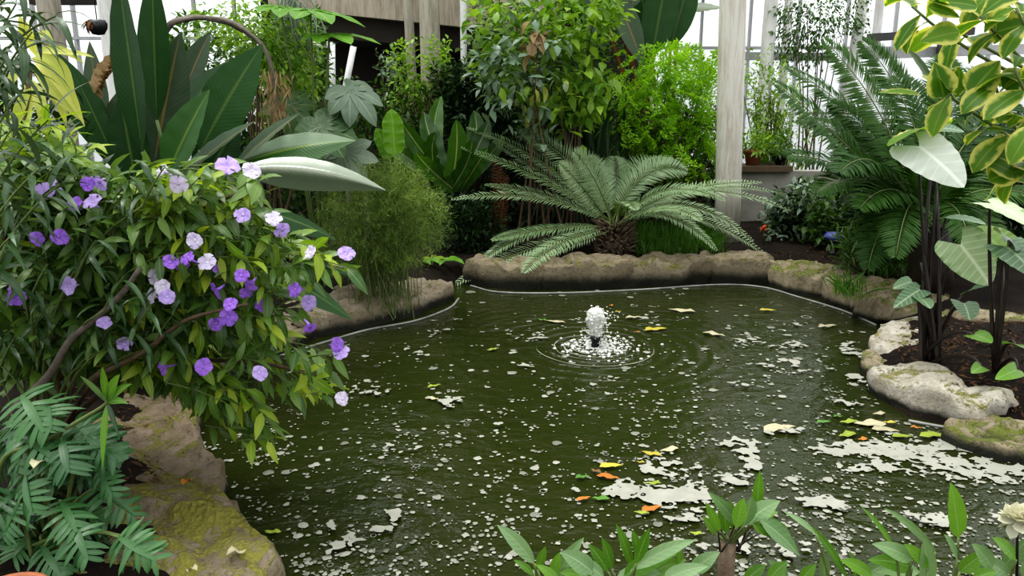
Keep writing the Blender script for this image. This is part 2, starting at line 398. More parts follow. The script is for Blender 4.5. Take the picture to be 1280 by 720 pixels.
def glass():
    m, nt = newmat('window glass')
    t = nd(nt, 'ShaderNodeBsdfTransparent', {'Color': (.97, .985, .98, 1)}); gl = nd(nt, 'ShaderNodeBsdfGlossy', {'Roughness': .03})
    nz = nd(nt, 'ShaderNodeTexNoise', {'Scale': 2.0}); df = nd(nt, 'ShaderNodeBsdfTranslucent', {'Color': (.9, .92, .93, 1)})
    a = nd(nt, 'ShaderNodeMixShader', {0: mth(nt, 'MULTIPLY', nz.outputs[0], .25), 1: t.outputs[0], 2: df.outputs[0]})
    out(nt, nd(nt, 'ShaderNodeMixShader', {0: .05, 1: a.outputs[0], 2: gl.outputs[0]}).outputs[0]); return m
M['glass'] = glass()
def splash():
    m, nt = newmat('white water'); g = nd(nt, 'ShaderNodeNewGeometry')
    nz = nd(nt, 'ShaderNodeTexNoise', {'Vector': g.outputs['Position'], 'Scale': 70.0, 'Detail': 4.0})
    c = mixc(nt, nz.outputs[0], (.62, .64, .60), (.95, .95, .92))
    b = nd(nt, 'ShaderNodeBsdfPrincipled', {'Base Color': c, 'Roughness': .25, 'Specular IOR Level': .6})
    tr = nd(nt, 'ShaderNodeBsdfTranslucent', {'Color': (.9, .9, .86, 1)})
    out(nt, nd(nt, 'ShaderNodeMixShader', {0: .3, 1: b.outputs[0], 2: tr.outputs[0]}).outputs[0]); return m
M['splash'] = splash()

# ------------------------------------------------------------------ world + light
w = bpy.data.worlds.new('overcast'); scn.world = w; w.use_nodes = True; nt = w.node_tree; nt.nodes.clear()
tc = nd(nt, 'ShaderNodeTexCoord'); z = nd(nt, 'ShaderNodeSeparateXYZ', {0: tc.outputs['Generated']}).outputs[2]
cl = nd(nt, 'ShaderNodeTexNoise', {'Vector': tc.outputs['Generated'], 'Scale': 3.0, 'Detail': 4.0})
skc = ramp(nt, mth(nt, 'ADD', z, mth(nt, 'MULTIPLY', mth(nt, 'SUBTRACT', cl.outputs[0], .5), .15)),
           [(0, (.55, .57, .58)), (.10, (1.1, 1.12, 1.13)), (.45, (1.05, 1.07, 1.08)), (1, (1.9, 1.92, 1.9))])
bg = nd(nt, 'ShaderNodeBackground', {'Color': skc, 'Strength': 1.15}); nd(nt, 'ShaderNodeOutputWorld', {0: bg.outputs[0]})
sd = bpy.data.lights.new('soft_sun', 'SUN'); sd.energy = 1.9; sd.angle = math.radians(28); sd.color = (1, .985, .94)
so = bpy.data.objects.new('soft_sun', sd); col.objects.link(so)
so.rotation_euler = V((-.28, .10, 1)).to_track_quat('Z', 'Y').to_euler()
scn.view_settings.view_transform = 'Standard'; scn.view_settings.look = 'Medium High Contrast'; scn.view_settings.exposure = .1

# ------------------------------------------------------------------ ground + pond
shore_px = [(372, 745), (345, 712), (300, 668), (268, 618), (243, 565), (234, 520), (262, 480), (318, 452), (395, 424), (450, 409), (510, 396), (556, 380), (570, 370),
            (566, 360), (580, 354), (620, 362), (700, 363), (800, 359), (900, 353), (955, 356), (1000, 368), (1060, 386), (1104, 406), (1098, 424), (1078, 446),
            (1082, 472), (1095, 497), (1132, 522), (1190, 534), (1290, 548), (1420, 570), (1560, 660), (1500, 760), (1250, 778), (900, 772), (600, 772), (430, 768)]
shore = [G(*p) for p in shore_px]
SH = np.array([(p.x, p.y) for p in shore])
CEN = V((float(SH[:, 0].mean()), float(SH[:, 1].mean()), 0))
def sdist(X, Y):
    """signed distance to the shoreline, >0 on land"""
    dm = np.full(X.shape, 1e9); ins = np.zeros(X.shape, dtype=bool); n = len(SH)
    for i in range(n):
        x0, y0 = SH[i]; x1, y1 = SH[(i+1) % n]; dx, dy = x1-x0, y1-y0
        t = np.clip(((X-x0)*dx+(Y-y0)*dy)/(dx*dx+dy*dy), 0, 1)
        dm = np.minimum(dm, np.hypot(X-x0-t*dx, Y-y0-t*dy))
        c = ((y0 > Y) != (y1 > Y)) & (X < (x1-x0)*(Y-y0)/((y1-y0) if y1 != y0 else 1e-9)+x0); ins ^= c
    return np.where(ins, -dm, dm)
def hland(X, Y):
    s = sdist(X, Y)
    land = .17*(1-np.exp(-np.maximum(s, 0)/.18)) + .02*np.clip(s-.5, 0, 3) + .012*np.sin(X*5.1+1)*np.sin(Y*4.3) + .008*np.sin(X*13)*np.sin(Y*11+2)
    bed = np.maximum(-.45, s*.9)
    return np.where(s > 0, land - .01, bed - .01)
def hz(x, y): return float(hland(np.array([x]), np.array([y]))[0])
xs = np.arange(-9, 9.01, .075); ys = np.arange(-1.2, 13.3, .075)
XX, YY = np.meshgrid(xs, ys); ZZ = hland(XX, YY)
mb = MB(); nx, ny = len(xs), len(ys)
mb.v = list(zip(XX.ravel(), YY.ravel(), ZZ.ravel())); mb.lc = [(0, 0, 0)]*(nx*ny)
mb.f = [(j*nx+i, j*nx+i+1, (j+1)*nx+i+1, (j+1)*nx+i) for j in range(ny-1) for i in range(nx-1)]
tag(mb.build('ground', M['soil'], origin=(0, 0, 0)), 'dark mulched soil of the planting beds around the pond', 'ground', kind='structure')
# water sheet: grid clipped to just past the shoreline
mb = MB(); S = .05
wx = np.arange(SH[:, 0].min()-.2, SH[:, 0].max()+.2, S); wy = np.arange(SH[:, 1].min()-.2, SH[:, 1].max()+.2, S)
WX, WY = np.meshgrid(wx, wy); WS = sdist(WX, WY); idx = {}
for j in range(len(wy)-1):
    for i in range(len(wx)-1):
        if min(WS[j, i], WS[j+1, i], WS[j, i+1], WS[j+1, i+1]) < .05:
            q = []
            for (a, b) in ((i, j), (i+1, j), (i+1, j+1), (i, j+1)):
                if (a, b) not in idx:
                    idx[(a, b)] = len(mb.v); mb.v.append((wx[a], wy[b], 0.0)); mb.lc.append((0, 0, 0))
                q.append(idx[(a, b)])
            mb.f.append(tuple(q))
tag(mb.build('pond_water', M['water'], origin=(0, 0, 0)), 'murky olive green pond water with small ripples', 'water', kind='structure')

# ------------------------------------------------------------------ rocks
def rock(label, c, a, b, rot, z0, z1, mat, seed, tilt=(0, 0), name='rim_stone', group=None, rough=1.0, flat=.80):
    mb = MB(); NR, NT = 22, 72; cr, sr = math.cos(rot), math.sin(rot)
    sv = V((seed*3.7, seed*1.3, seed*.7)); vs = []
    for i in range(NR+1):
        t = i/NR
        if t < flat: r = t/flat*.94; h = z1-.02*(r**3)
        else:
            s = (t-flat)/(1-flat); r = .94+.06*math.sin(s*PI*.8); h = z1-.02-(z1-z0-.02)*s**1.15
        for k in range(NT):
            th = 2*PI*k/NT; cc, ss = math.cos(th), math.sin(th)
            q = (abs(cc)**3+abs(ss)**3)**(-1/3)
            wob = 1+.15*MN.noise(V((cc*1.6, ss*1.6, 0))+sv)+.10*MN.noise(V((cc*5, ss*5, 0))+sv)
            x = a*q*r*wob*cc; y = b*q*r*wob*ss
            p = V((x*cr-y*sr, x*sr+y*cr, h))
            dn = MN.noise_vector((p+sv)*4.5)*.035*rough+MN.noise_vector((p+sv)*13)*.014*rough
            p = p + V((dn.x, dn.y, dn.z*(.9 if t < flat else .5)))*min(1, .3+t)
            ce = MN.voronoi((V((p.x*.8, p.y*1.2, p.z*2.5))+sv)*5)[0]; ed = min(1, (ce[1]-ce[0])*3)
            p.z -= .035*rough*(1-ed)*(1 if t < flat else .4) - .018*rough*MN.cell((V((p.x, p.y, 0))+sv)*6)
            if t >= flat: p.x *= 1-.035*(1-ed); p.y *= 1-.035*(1-ed)
            p.z += (x*tilt[0]+y*tilt[1])
            vs.append(V((c.x+p.x, c.y+p.y, p.z)))
    fs = []
    for i in range(NR):
        for k in range(NT):
            k2 = (k+1) % NT; fs.append((i*NT+k, (i+1)*NT+k, (i+1)*NT+k2, i*NT+k2))
    mb.add(vs, fs, [(0, 0, .5)]*len(vs))
    return tag(mb.build(name, mat), label, 'stone', group)
def rimrock(label, p1, p2, depth, z1, mat, seed, z0=-.12, push=.0, **kw):
    A, B = G(*p1), G(*p2); m = (A+B)/2; d = B-A; L = d.length; d.normalize()
    nrm = V((-d.y, d.x, 0))
    if nrm.dot(m-CEN) < 0: nrm = -nrm
    c = m+nrm*(depth*.5+push)
    return rock(label, c, L*.64, depth*.54, math.atan2(d.y, d.x), z0, z1, mat, seed, **kw)
grp = 'stones edging the pond'
rimrock('mossy stone slab at bottom left, nearest to the viewer, with a bare grey pond edge', (372, 752), (278, 634), .62, .16, M['stone_m'], 1, group=grp)
rimrock('brown mossy slab of the left bank between the flowering shrub and the nearest mossy slab', (282, 640), (243, 556), .62, .14, M['stone_b'], 2, group=grp)
rimrock('shaded mossy stone of the left bank right under the hanging violet flowers', (250, 572), (240, 500), .6, .13, M['stone_b'], 3, group=grp)
rimrock('long tan stone of the left bank beside the pale hose, under the feathery fern bush', (395, 424), (512, 397), .62, .16, M['stone_l'], 4, group=grp)
rimrock('rounded tan stone ending the left bank at the inlet', (500, 399), (566, 374), .55, .15, M['stone_l'], 5, group=grp)
rimrock('low stone of the left bank half hidden behind the flowering shrub', (255, 486), (400, 424), .6, .13, M['stone_l'], 6, group=grp)
rimrock('small pale stone at the back of the inlet left of the cycad', (548, 352), (592, 350), .5, .14, M['stone_l'], 7, group=grp, push=.12)
rimrock('tan rim stone under the drooping left fronds of the cycad', (588, 358), (690, 364), .42, .215, M['stone'], 8, group=grp)
rimrock('tan rim stone directly below the cycad trunk', (684, 364), (800, 360), .42, .23, M['stone'], 9, group=grp)
rimrock('rim stone with a reddish stain between cycad and white column', (796, 360), (890, 355), .42, .22, M['stone'], 10, group=grp)
rimrock('rim stone in front of the white column foot', (886, 355), (962, 357), .42, .23, M['stone'], 11, group=grp)
rimrock('mossy topped rim stone right of the white column, where the shore turns', (956, 357), (1022, 374), .5, .2, M['stone_r'], 12, group=grp)
rimrock('mossy stone with a grass tuft on the far right shore', (1016, 373), (1070, 391), .55, .18, M['stone_r'], 13, group=grp)
rimrock('yellowish flat stone of the right shore behind the elephant ear stems', (1064, 389), (1112, 408), .75, .15, M['stone_r'], 14, group=grp)
rimrock('grey stone left of the foot of the elephant ear plant', (1106, 414), (1078, 448), .42, .13, M['stone_p'], 15, group=grp, rough=.7)
rimrock('small yellow mossy stone just above the big pale slab', (1080, 450), (1086, 480), .32, .09, M['stone_r'], 16, group=grp)
rimrock('big pale angular slab jutting over the water on the right shore', (1090, 492), (1206, 535), .42, .15, M['stone_p'], 17, group=grp, z0=.0, rough=.8, push=-.05)
rimrock('low mossy grey stone at the right edge of the photo beside the pale slab', (1200, 534), (1320, 552), .34, .10, M['stone_r'], 18, group=grp)
for k, (a, b, lb) in enumerate((((600, 768), (430, 768), 'a'), ((900, 772), (600, 772), 'b'))): pass
c = G(1015, 395, .1); rock('flat cream stone in the soil behind the grass tuft', G(1130, 372, .16), .30, .14, .1, .02, .2, M['stone_r'], 21, group=grp)
rock('thin stone shelf in the shaded bed at far right', G(1240, 398, .14), .34, .12, -.1, .04, .19, M['stone_r'], 22, group=grp)

# hoses at the waterline
def hose(label, px, off=.06):
    pts = []
    for p in px:
        q = G(*p); d = (CEN-q); d.z = 0; d.normalize(); pts.append(V((q.x, q.y, .006))+d*off)
    m_ = MB(); tube(m_, spline(pts, 6), .008, .008, 6); tag(m_.build('hose', M['hose']), label, 'hose')
hose('thin pale hose along the waterline of the left bank', [(330, 448), (395, 428), (450, 412), (512, 400), (556, 384), (569, 372)])
hose('thin pale hose along the waterline under the cycad and round to the right shore', [(585, 356), (620, 364), (700, 365), (800, 361), (900, 355), (955, 358), (1000, 370), (1060, 388), (1102, 406)])
hose('short pale hose at the waterline of the right edge under the low grey stone', [(1150, 530), (1200, 539), (1290, 552)], .05)

# ------------------------------------------------------------------ fountain
fr = empty('fountain', (FOUNT.x, FOUNT.y, 0), 'small bubbling fountain jet of white water in the middle of the pond', 'fountain')
mb = MB(); lathe(mb, FOUNT, [(.0, -.2), (.026, -.2), (.026, .05), (.034, .05), (.034, .075), (.02, .08), (0, .08)], 16); mb.build('nozzle', M['black'], fr)
mb = MB(); prof = [(.026, .075), (.034, .10), (.042, .13), (.052, .165), (.060, .19), (.058, .215), (.046, .238), (.028, .254), (0, .262)]
NT = 40; vs = []; fs = []
pr = [prof[0]]
for a, b in zip(prof, prof[1:]):
    for k in range(1, 5): pr.append((a[0]+(b[0]-a[0])*k/4, a[1]+(b[1]-a[1])*k/4))
for i, (r, zz) in enumerate(pr):
    for k in range(NT):
        th = 2*PI*k/NT; rr = r*(1+.40*MN.noise(V((math.cos(th)*3, math.sin(th)*3, zz*16)))+.28*MN.noise(V((math.cos(th)*11, math.sin(th)*11, zz*60))))
        vs.append(FOUNT+V((rr*math.cos(th), rr*math.sin(th), zz+.008*MN.noise(V((th*3, zz*40, 0))))))
for i in range(len(pr)-1):
    for k in range(NT): k2 = (k+1) % NT; fs.append((i*NT+k, i*NT+k2, (i+1)*NT+k2, (i+1)*NT+k))
mb.add(vs, fs, [(0, 0, .5)]*len(vs))
jet = mb.build('water_jet', M['splash'], fr)
mb = MB()
def blob(mb, c, r, sq=.7, n=6, m=4):
    vs = []; fs = []; s = R.random()*9
    for i in range(m+1):
        ph = PI*i/m-PI/2
        for k in range(n):
            th = 2*PI*k/n+s; vs.append(c+V((r*math.cos(ph)*math.cos(th), r*math.cos(ph)*math.sin(th), r*sq*math.sin(ph))))
    for i in range(m):
        for k in range(n): k2 = (k+1) % n; fs.append((i*n+k, i*n+k2, (i+1)*n+k2, (i+1)*n+k))
    mb.add(vs, fs, [(0, 0, R.random())]*len(vs))
for i in range(260):
    th = R.random()*6.283; r = abs(R.gauss(0, .05))
    h = R.uniform(.02, .25); blob(mb, FOUNT+V((.02+(r+.03)*math.cos(th)*.8, (r+.03)*math.sin(th), h)), R.uniform(.003, .008))
for i in range(420):
    th = R.random()*6.283; r = abs(R.gauss(0, .13))+.02
    blob(mb, FOUNT+V((.03+r*math.cos(th), r*math.sin(th), .002)), R.uniform(.003, .014), .5)
o = mb.build('splash_drops', M['splash'], fr); o['kind'] = 'stuff'
def ringstrip(mb, c, r, wd, a0, a1, n=40, z=.003, wob=.04):
    vs = []; fs = []
    for i in range(n+1):
        a = a0+(a1-a0)*i/n; ww = wd*(.3+.9*abs(MN.noise(V((a*4, r*9, 0)))))*math.sin(PI*i/n)**.4
        rr = r*(1+wob*MN.noise(V((a*2, r*5, 3))))
        for q in (rr-ww, rr+ww): vs.append(c+V((q*math.cos(a), q*math.sin(a), z)))
    for i in range(n): fs.append((2*i, 2*i+1, 2*i+3, 2*i+2))
    mb.add(vs, fs, [(0, 0, .5)]*len(vs))
mb = MB()
for r, wd in ((.10, .012), (.15, .010), (.20, .009), (.26, .006)):
    ringstrip(mb, FOUNT, r, wd, R.uniform(0, 1), R.uniform(5, 6.2))
ringstrip(mb, FOUNT, .37, .008, PI*1.02, PI*1.98)
ringstrip(mb, FOUNT, .25, .006, .0, 1.3)
mb.build('ripple_foam', M['foam'], fr)

# ------------------------------------------------------------------ foam and painted glints
foam = MB()  # some dots and near clusters stand in for sky reflections on the water
pond_s = lambda x, y: float(sdist(np.array([x]), np.array([y]))[0])
def disc(mb, c, r, n=8, wob=.25, z=.004, sx=1.0):
    s = R.random()*50; vs = [V((c.x, c.y, z+r*.18))]; rot = R.random()*3.14
    for k in range(n):
        a = 2*PI*k/n; rr = r*(1+wob*MN.noise(V((math.cos(a)*1.3+s, math.sin(a)*1.3, s))))
        x, y = rr*math.cos(a)*sx, rr*math.sin(a); vs.append(V((c.x+x*math.cos(rot)-y*math.sin(rot), c.y+x*math.sin(rot)+y*math.cos(rot), z)))
    mb.add(vs, [(0, 1+k, 1+(k+1) % n) for k in range(n)], [(0, 0, R.random())]*(n+1))
def bubble_ring(mb, c, r):
    n = 14; vs = []
    for k in range(n):
        a = 2*PI*k/n
        for q in (r*.78, r): vs.append(V((c.x+q*math.cos(a), c.y+q*math.sin(a), .004)))
    mb.add(vs, [(2*k, 2*k+1, (2*k+3) % (2*n), (2*k+2) % (2*n)) for k in range(n)], [(0, 0, R.random())]*(2*n))
wpoly = shore_px
cnt = 0
while cnt < 2750:
    px, py = R.uniform(235, 1330), 352+(R.random()**.8)*390
    if cnt > 2400: px, py = R.uniform(840, 1320), R.uniform(590, 745)
    if not inpoly(px, py, wpoly): continue
    c = G(px, py, .004)
    if pond_s(c.x, c.y) > -.04: continue
    r = min(8.0, 1.35*math.exp(abs(R.gauss(0, .72))))*R.uniform(.7, 1.2)*(c.y/F)*.9
    cnt += 1
    if r > .011 and R.random() < .15: bubble_ring(foam, c, r)
    else: disc(foam, c, r, 9 if r > .01 else 6, .5)
    if R.random() < .10:
        for q in range(R.randint(2, 6)): disc(foam, c+V((R.gauss(0, .025), R.gauss(0, .02), 0)), R.uniform(.003, .012), 7, .4)
# lacy rafts of foam: iso-lines of a noise field, cell by cell
RZ = [.0045]
def raft(x0, x1, y0, y1, S, field, dens=1):
    RZ[0] += .0004; rz = RZ[0]
    nxx, nyy = int((x1-x0)/S)+1, int((y1-y0)/S)+1
    val = [[field(x0+i*S, y0+j*S) for i in range(nxx)] for j in range(nyy)]
    for j in range(nyy-1):
        for i in range(nxx-1):
            cs = [(i, j), (i+1, j), (i+1, j+1), (i, j+1)]; vv = [val[b][a] for a, b in cs]
            if max(vv) <= 0: continue
            pts = []
            for k in range(4):
                a, b = cs[k], cs[(k+1) % 4]; va, vb = vv[k], vv[(k+1) % 4]
                if va > 0: pts.append(V((x0+a[0]*S, y0+a[1]*S, rz)))
                if (va > 0) != (vb > 0):
                    t = va/(va-vb); pts.append(V((x0+(a[0]+(b[0]-a[0])*t)*S, y0+(a[1]+(b[1]-a[1])*t)*S, rz)))
            if len(pts) >= 3: foam.add(pts, [tuple(range(len(pts)))], [(0, 0, .9)]*len(pts))
blobs = [  # px, py, half-width px, half-height px, strength
    (1110, 565, 75, 10, .75), (1190, 560, 50, 9, .7), (1060, 562, 30, 9, .7), (1215, 588, 60, 11, .8), (1090, 582, 45, 8, .55), (1250, 567, 40, 7, .55), (1120, 545, 45, 8, .35),
    (830, 582, 26, 16, .6), (860, 590, 22, 10, .5), (925, 556, 32, 12, .5), (935, 578, 12, 10, .8), (920, 600, 22, 8, .6), (800, 615, 40, 14, .65), (845, 622, 45, 12, .8), (880, 610, 30, 10, .5), (870, 640, 60, 14, .4),
    (790, 640, 30, 12, .35), (1030, 630, 26, 7, .8), (990, 540, 45, 6, .4), (985, 460, 60, 12, .3), (960, 430, 60, 12, .28), (1000, 410, 50, 10, .25), (935, 485, 30, 6, .4), (1060, 505, 30, 9, .35),
    (1075, 480, 14, 14, .4), (1065, 440, 18, 14, .4), (560, 505, 22, 8, .35), (455, 493, 25, 8, .45), (500, 565, 24, 10, .35), (470, 660, 40, 20, .4), (415, 690, 30, 16, .35), (420, 660, 12, 8, .5), (660, 462, 14, 6, .35),
    (720, 615, 26, 6, .4), (660, 422, 25, 8, .35), (545, 418, 30, 6, .3), (505, 440, 30, 8, .3), (1000, 700, 80, 30, .28), (1160, 650, 90, 25, .3), (900, 690, 90, 30, .3), (620, 640, 40, 10, .2), (1240, 530, 30, 5, .4), (850, 520, 70, 12, .15), (600, 540, 80, 14, .12)]
for bx, by, hw, hh, st in blobs:
    c = G(bx, by); e = G(bx+hw, by); f0 = G(bx, by-hh); f1 = G(bx, by+hh)
    rx = abs(e.x-c.x)*1.35; ry = abs(f0.y-f1.y)*.5*1.35
    def field(x, y, c=c, rx=rx, ry=ry, st=st):
        q = ((x-c.x)/rx)**2+((y-c.y)/ry)**2
        n = MN.noise(V((x*8, y*10, 1)))*.5+MN.noise(V((x*22, y*26, 5)))*.55+MN.noise(V((x*52, y*60, 9)))*.4
        return n*1.15+st*1.0-.46-q*.55
    raft(c.x-rx*1.2, c.x+rx*1.2, c.y-ry*1.2, c.y+ry*1.2, max(.006, c.y*.0026), field)
tag(foam.build('pond_foam_glints', M['foam'], smooth=False), 'off white foam bubbles and foam rafts on the pond, some standing in for sky glints', 'foam', kind='stuff')

# floating leaves, each one its own thing
FL = [  # px, py, kind, length m, label
    (1137, 507, 'l', .09, 'lime green leaf floating against the big pale slab'), (1155, 519, 'y', .10, 'yellow leaf floating close under the big pale slab'),
    (1087, 529, 'c', .16, 'large cream dead leaf floating below the big pale slab'), (1060, 527, 'l', .10, 'yellow green leaf left of the large cream floating leaf'),
    (1107, 538, 'c', .12, 'small cream leaf floating right of the large cream dead leaf'), (1078, 549, 'o', .06, 'orange brown leaf floating under the large cream dead leaf'),
    (1058, 543, 'l', .11, 'dull green leaf left of the orange brown floating leaf'), (1128, 546, 'l', .09, 'olive leaf floating at the top edge of the right foam raft'),
    (1170, 545, 'l', .15, 'long lime leaf floating on the top edge of the right foam raft'), (1234, 550, 'o', .09, 'orange leaf floating near the right edge of the photo'),
    (1048, 521, 'g', .05, 'small green leaf floating above the yellow green leaf'), (975, 536, 'c', .17, 'long cream leaf floating alone left of the right leaf group'),
    (1030, 528, 'g', .07, 'bright green leaf at the left end of the right leaf group'), (1098, 517, 'c', .08, 'small beige leaf floating at the foot of the pale slab'),
    (1112, 528, 'y', .07, 'small yellow leaf next to the large cream floating leaf'), (1145, 535, 'o', .05, 'small rust leaf floating in the right leaf group'),
    (760, 597, 'o', .10, 'bright orange leaf floating at the left end of the middle foam raft'), (764, 583, 'y', .10, 'long yellow leaf floating above the bright orange leaf'),
    (745, 589, 'b', .05, 'small dark red leaf floating left of the bright orange leaf'), (728, 597, 'g', .06, 'green leaf floating left of the middle foam raft'),
    (751, 623, 'g', .07, 'bright green leaf floating below the bright orange leaf'), (730, 624, 'o', .06, 'small orange leaf beside the lower bright green floating leaf'),
    (814, 567, 'y', .09, 'pale yellow leaf floating on the upper middle foam raft'), (836, 562, 'c', .10, 'cream leaf floating at the top of the middle foam raft'),
    (801, 578, 'y', .04, 'tiny golden leaf left of the upper middle foam raft'), (816, 604, 'l', .07, 'yellow green leaf floating inside the middle foam raft'),
    (802, 641, 'l', .06, 'lime leaf floating at the lower end of the middle foam raft'), (870, 667, 'l', .05, 'tiny lime leaf floating left of the cut stem plant'),
    (815, 637, 'o', .09, 'pale orange leaf floating low in the middle foam raft'), (543, 483, 'l', .08, 'small lime leaf floating between shrub and fountain'),
    (541, 499, 'c', .07, 'thin tan leaf floating below the lime leaf between shrub and fountain'), (341, 665, 'l', .06, 'single yellow green leaf floating off the left mossy slabs'),
    (617, 437, 'l', .07, 'yellow green leaf floating left of the fountain'), (678, 400, 'g', .07, 'thin green leaf floating behind and left of the fountain'),
    (695, 402, 'c', .14, 'curled beige leaf floating behind the fountain to its left'), (773, 390, 'y', .05, 'yellow speck of a leaf floating behind the fountain'),
    (820, 412, 'y', .16, 'long yellow leaf floating right of the fountain'), (792, 397, 'c', .12, 'cream leaf floating behind the fountain to its right'),
    (852, 388, 'c', .20, 'long beige leaf floating farthest back near the column side'), (797, 415, 'o', .05, 'small orange leaf floating right of the fountain jet'),
    (764, 382, 'o', .05, 'small rust leaf floating behind the fountain jet'), (892, 418, 'c', .16, 'beige leaf floating halfway between fountain and right shore'),
    (960, 388, 'y', .12, 'dull yellow leaf floating near the mossy far right shore'), (1035, 408, 'c', .14, 'pale leaf floating close to the hose on the right shore')]
GR = 'leaves floating on the pond'
for px, py, k, L, lb in FL:
    c = G(px, py, .009); mb = MB(); a = R.uniform(-.7, .7)+(PI if R.random() < .5 else 0)
    d = V((math.cos(a), math.sin(a), 0)); p0 = c-d*(L/2)
    pts = [p0+d*(L*i/6)+V((-d.y, d.x, 0))*(.06*L*math.sin(i/6*PI)) + UP*(.006*abs(math.sin(i*.9))) for i in range(7)]
    blade(mb, pts, L*R.uniform(.36, .5), p_ovate, UP, .10, 2, .15, 2)
    tag(mb.build('floating_leaf', M['float_'+k]), lb, 'leaf', GR)

# ------------------------------------------------------------------ building behind
def winwall(n, x0, x1, y, z0, z1, nx_, zs, label):
    w_ = empty('window_%d' % n, ((x0+x1)/2, y, z0), label, 'window'); w_['kind'] = 'structure'
    mb = MB()
    for i in range(nx_+1):
        x = x0+(x1-x0)*i/nx_; box(mb, (x-.018, y-.04, z0), (x+.018, y+.04, z1))
    for zz in zs: box(mb, (x0, y-.045, zz-.02), (x1, y+.045, zz+.02))
    mb.build('window_frame', M['frame'], w_, smooth=False)
    mb = MB(); box(mb, (x0, y-.004, z0), (x1, y+.004, z1)); mb.build('pane', M['glass'], w_, smooth=False)
winwall(1, 2.2, 9.0, 12.6, .35, 5.2, 9, (.4, 1.35, 2.35, 3.6, 5.2), 'glasshouse glazing with grey bars behind the right planting')
winwall(2, -9.0, -3.9, 11.4, .35, 5.2, 9, (.4, .9, 1.4, 1.9, 2.4, 3.4, 5.2), 'glasshouse glazing behind the left planting')
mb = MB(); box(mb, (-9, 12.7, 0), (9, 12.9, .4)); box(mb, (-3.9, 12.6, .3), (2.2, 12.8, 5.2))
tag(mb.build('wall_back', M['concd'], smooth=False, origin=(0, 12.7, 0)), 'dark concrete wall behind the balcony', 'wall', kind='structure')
mb = MB(); box(mb, (-1.6, 11.6, 3.35), (3.4, 12.6, 9.5)); box(mb, (-9, 11.6, 5.2), (-3.4, 12.6, 9.5))  # unseen blocks added so the pond reflects something dark
tag(mb.build('wall_dark_reflection', M['conc'], smooth=False, origin=(0, 12, 3.35)), 'unseen concrete wall added above the planting to darken the water reflection', 'wall', kind='structure')
# balcony
A0 = P(395, 14, 10.3); A1 = P(640, 44, 10.3)
bl = empty('balcony', (float((A0.x+A1.x)/2), 10.4, 2.3), 'concrete balcony edge above the dark recess behind the cream column', 'balcony'); bl['kind'] = 'structure'
mb = MB()
def slabz(mb, xa, xb, za, zb, y0, y1, h):
    vs = [V((xa, y0, za)), V((xb, y0, zb)), V((xb, y1, zb)), V((xa, y1, za)), V((xa, y0, za+h)), V((xb, y0, zb+h)), V((xb, y1, zb+h)), V((xa, y1, za+h))]
    mb.add(vs, [(0,3,2,1),(4,5,6,7),(0,1,5,4),(1,2,6,5),(2,3,7,6),(3,0,4,7)], [(0, 0, .5)]*8)
zL = P(395, 14, 10.3).z; zR = P(640, 44, 10.3).z
slabz(mb, A0.x-.6, A1.x+.6, zL+.05, zR-.02, 10.3, 10.5, 1.1); mb.build('parapet', M['conc'], bl, smooth=False)
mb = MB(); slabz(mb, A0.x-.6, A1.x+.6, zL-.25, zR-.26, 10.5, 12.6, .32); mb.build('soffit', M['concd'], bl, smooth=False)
def column(label, px, py, d, r, mat, top=5.0, r2=None, lean=0, name='column'):
    b = P(px, py, d); z0 = hz(b.x, b.y)-.05; mb = MB()
    pts = [V((b.x+lean*(t/10), d, z0+(top-z0)*t/10)) for t in range(11)]
    tube(mb, pts, r, r2 or r*.94, 28, .06)
    return tag(mb.build(name, mat), label, 'column')
column('weathered white column with a brown streak standing behind the cycad', 912, 250, 7.6, .126, M['column'], 5, lean=-.2)
column('cream column in front of the concrete balcony', 538, 60, 9.6, .125, M['column3'], 5)
column('slim grey pipe column just left of the cream column', 516, 20, 9.9, .06, M['column3'], 5, lean=-.1)
column('thin bright white pole under the balcony right of the cream column', 579, 20, 9.5, .04, M['white'], 5)
column('white column behind the hanging vines, right of the weathered column', 962, 30, 10.2, .085, M['column2'], 5)
column('leaning white column left of the dark cycad top', 1058, 30, 10.6, .075, M['column2'], 5, lean=.35)
column('thin far column seen between two white columns behind the vines', 984, 30, 11.6, .06, M['column2'], 5)
column('white column behind the tall dark paddle leaves', 139, 30, 8.6, .115, M['column2'], 5)
column('wide grey column behind the yellow drooping leaves', 66, 45, 9.4, .13, M['column3'], 5)
column('faint column behind the variegated leaves at right', 1097, 30, 11.2, .06, M['column2'], 5)
def beam(label, p, q, d, h, t, mat, name='beam'):
    a, b = P(*p, d), P(*q, d); mb = MB(); slabz(mb, a.x, b.x, a.z, b.z, d-t/2, d+t/2, h); tag(mb.build(name, mat, smooth=False), label, 'beam'); o = col.objects[-1]; o['kind'] = 'structure'; return o
gb = beam('grey steel beam behind the dark cycad tips', (1085, 52), (1215, 44), 11, .1, .12, M['framed'])
beam('pale steel beam under the grey beam behind the dark cycad', (1085, 74), (1320, 66), 11.1, .13, .12, M['frame'])
beam('vine covered rail between the white columns', (925, 75), (1040, 76), 10.8, .1, .1, M['frame'])
beam('dark lintel above the left glazing', (40, 6), (135, 6), 9.9, .3, .1, M['concd'])
mb = MB(); a = P(1183, 55, 10.9); box(mb, (a.x-.09, 10.85, a.z-.35), (a.x+.09, 10.97, a.z+.12)); mb.build('bracket', M['framed'], gb, smooth=False)
